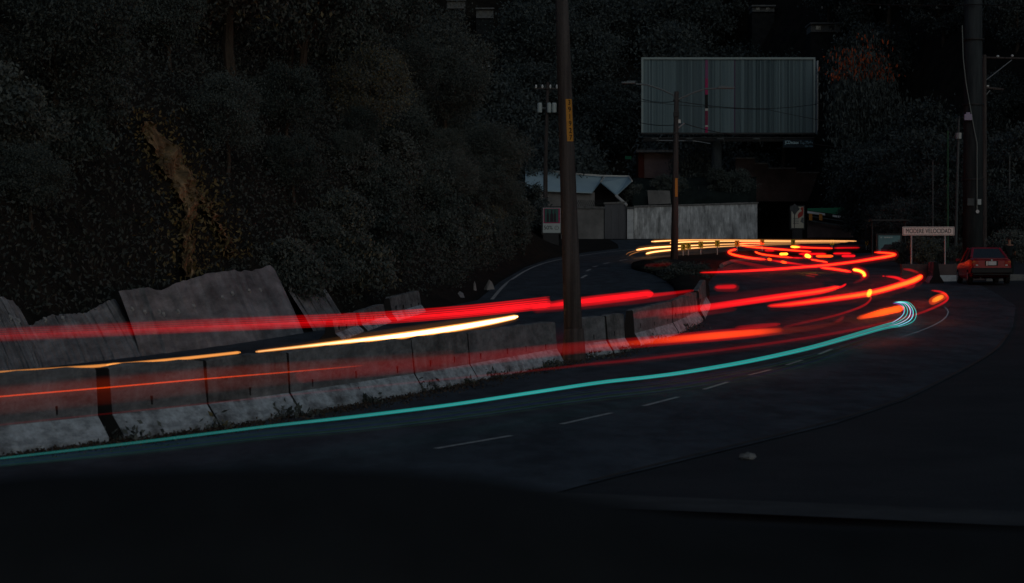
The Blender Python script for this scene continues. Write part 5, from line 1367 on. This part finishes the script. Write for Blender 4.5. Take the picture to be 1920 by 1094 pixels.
# teal bundle
t = trail('teal light trail fanning out at the bend and running along the near lane')
main = [(1659, 613), (1586, 634), (1513, 654), (1403, 678), (1293, 697), (1220, 707), (1123, 718), (1002, 736), (841, 760), (680, 780), (600, 789), (483, 802), (241, 832), (0, 860), (-50, 866)]
fan_in = [(1676, 567), (1688, 569), (1695, 576), (1696, 585), (1690, 594), (1675, 604)]
fan_out = [(1684, 566), (1703, 567), (1714, 577), (1718, 590), (1712, 603), (1690, 612)]
rq = random.Random(9)
for k in range(5):
    f = k / 4
    c = [((1 - f) * a_[0] + f * b_[0], (1 - f) * a_[1] + f * b_[1]) for a_, b_ in zip(fan_in, fan_out)]
    c += [(x, y + (f - .5) * wv) for (x, y), wv in zip(main, (9, 8, 7, 6.5, 6, 5.5, 5.5, 5, 5, 5, 4.5, 4, 4, 3, 3))]
    g = rq.uniform(.5, 1.0); wd = [1.5, 1.5, 1.5, 1.5, 1.5, 1.6] + [1.5, 1.6, 1.6, 1.6, 1.6, 1.6, 1.6, 2.3, 2.2, 2.1, 2.0, 1.8, 1.6, 1.4, 1.3]
    gl = [.5 * g, 1.0 * g, 1.3 * g, 1.3 * g, 1.1 * g, .9 * g] + [.6 * g, .45 * g, .42 * g, .42 * g, .42 * g, .42 * g, .38 * g, .33 * g, .28 * g, .24 * g, .20 * g, .15 * g, .11 * g, .08 * g, .06 * g]
    streak(t, c, .35, wd, 'teal' if k not in (2,) else 'cool', [x * (1 if k not in (2,) else .8) for x in gl[:6]] + [x * (1 if k not in (2,) else .25) for x in gl[6:]], step=12)
    if k in (0, 3): streak(t, c[:6], .35, 1.1, 'violet', .3, off=(-2, 2))
streak(t, main, .35, [6, 7, 7, 7, 6, 6, 6, 6, 6, 5, 5, 4, 3.5, 3, 3], 'teal', [.05, .09, .11, .12, .12, .11, .10, .09, .08, .06, .045, .03, .02, .014, .01])
t = trail('bundle of very fine blue and green lines just below the teal trail')
for k in range(11):
    dy = 7 + k * 2.2 + rq.uniform(-.6, .6)
    c = [(1700, 604), (1712, 606), (1690, 617)] if k == 10 else []
    c += [(x + 4, y + dy * wv) for (x, y), wv in zip(main, (.5, .8, 1, 1.1, 1.1, 1.1, 1.1, 1.05, 1.0, .95, .9, .8, .7, .5, .5))]
    col = rq.choice(['green', 'blue', 'blue', 'green', 'teal'])
    g = rq.uniform(.010, .026); i0 = rq.randrange(0, 4) if k != 10 else 0
    streak(t, c[i0:], .3, 1.4, col, [g * (.3 if j in (0, len(c) - i0 - 1) else .6) for j in range(len(c) - i0)], step=14)
t = trail('faint greyish light arc outside the hook of the thin red trail')
streak(t, [(1770, 575), (1778, 585), (1768, 600), (1735, 617), (1690, 632)], .5, 1.5, 'cool', [.02, .06, .05, .03, .01])

# far headlights along the opposite carriageway
HT = 'gold headlight trail along the far carriageway, '
rows = [('topmost of the four', [(1222, 453.5), (1260, 451.3), (1302, 450.2), (1356, 450.2), (1437, 451), (1500, 451.5), (1560, 451.8), (1606, 452.5)], .75, [3, 3, 2.6, 2.4, 2.4, 2.4, 2.2, 1.8], [1.1, .8, .45, .4, .4, .4, .5, .6]),
        ('second from the top', [(1257, 456.4), (1275, 454.6), (1315, 453.2), (1370, 452.6), (1437, 452.8), (1500, 453.5), (1590, 454)], .7, [3, 3.2, 3, 2.8, 2.6, 2.4, 2], [1.0, 1.0, .8, .7, .65, .5, .3]),
        ('third from the top, reaching furthest left', [(1194, 469), (1221, 465.3), (1260, 462.5), (1302, 460.5), (1356, 458.4), (1437, 456.3), (1500, 456), (1575, 456)], .6, [4, 4.2, 3.8, 3.2, 2.8, 2.6, 2.2, 2], [1.4, 1.4, 1.2, .8, .5, .3, .2, .08]),
        ('lowest of the four', [(1212, 476), (1227, 472.6), (1260, 469), (1302, 465.5), (1356, 462.6), (1437, 459.6), (1500, 458.4)], .55, [4, 4, 3.6, 3, 2.6, 2.2, 2], [1.4, 1.3, 1.0, .7, .4, .2, .06])]
for lab, c, h, w, g in rows:
    t = trail(HT + lab); streak(t, c, h, w, 'gold', g); streak(t, c, h, [x * .5 for x in w], 'white', [x * .5 for x in g]); streak(t, c, h, [x * 3 for x in w], 'gold', [x * .03 for x in g])
t = trail('pair of thin pale arcs at the left end of the far headlight trails')
streak(t, [(1180, 480), (1183, 477.5), (1189, 475), (1199, 472)], .5, 1.6, 'gold', [.12, .2, .2, .1]); streak(t, [(1174, 478), (1178, 474.5), (1186, 472), (1196, 470)], .5, 1.5, 'gold', [.08, .14, .12, .08])
print('objects', len(S.objects), 'left trees', cnt)
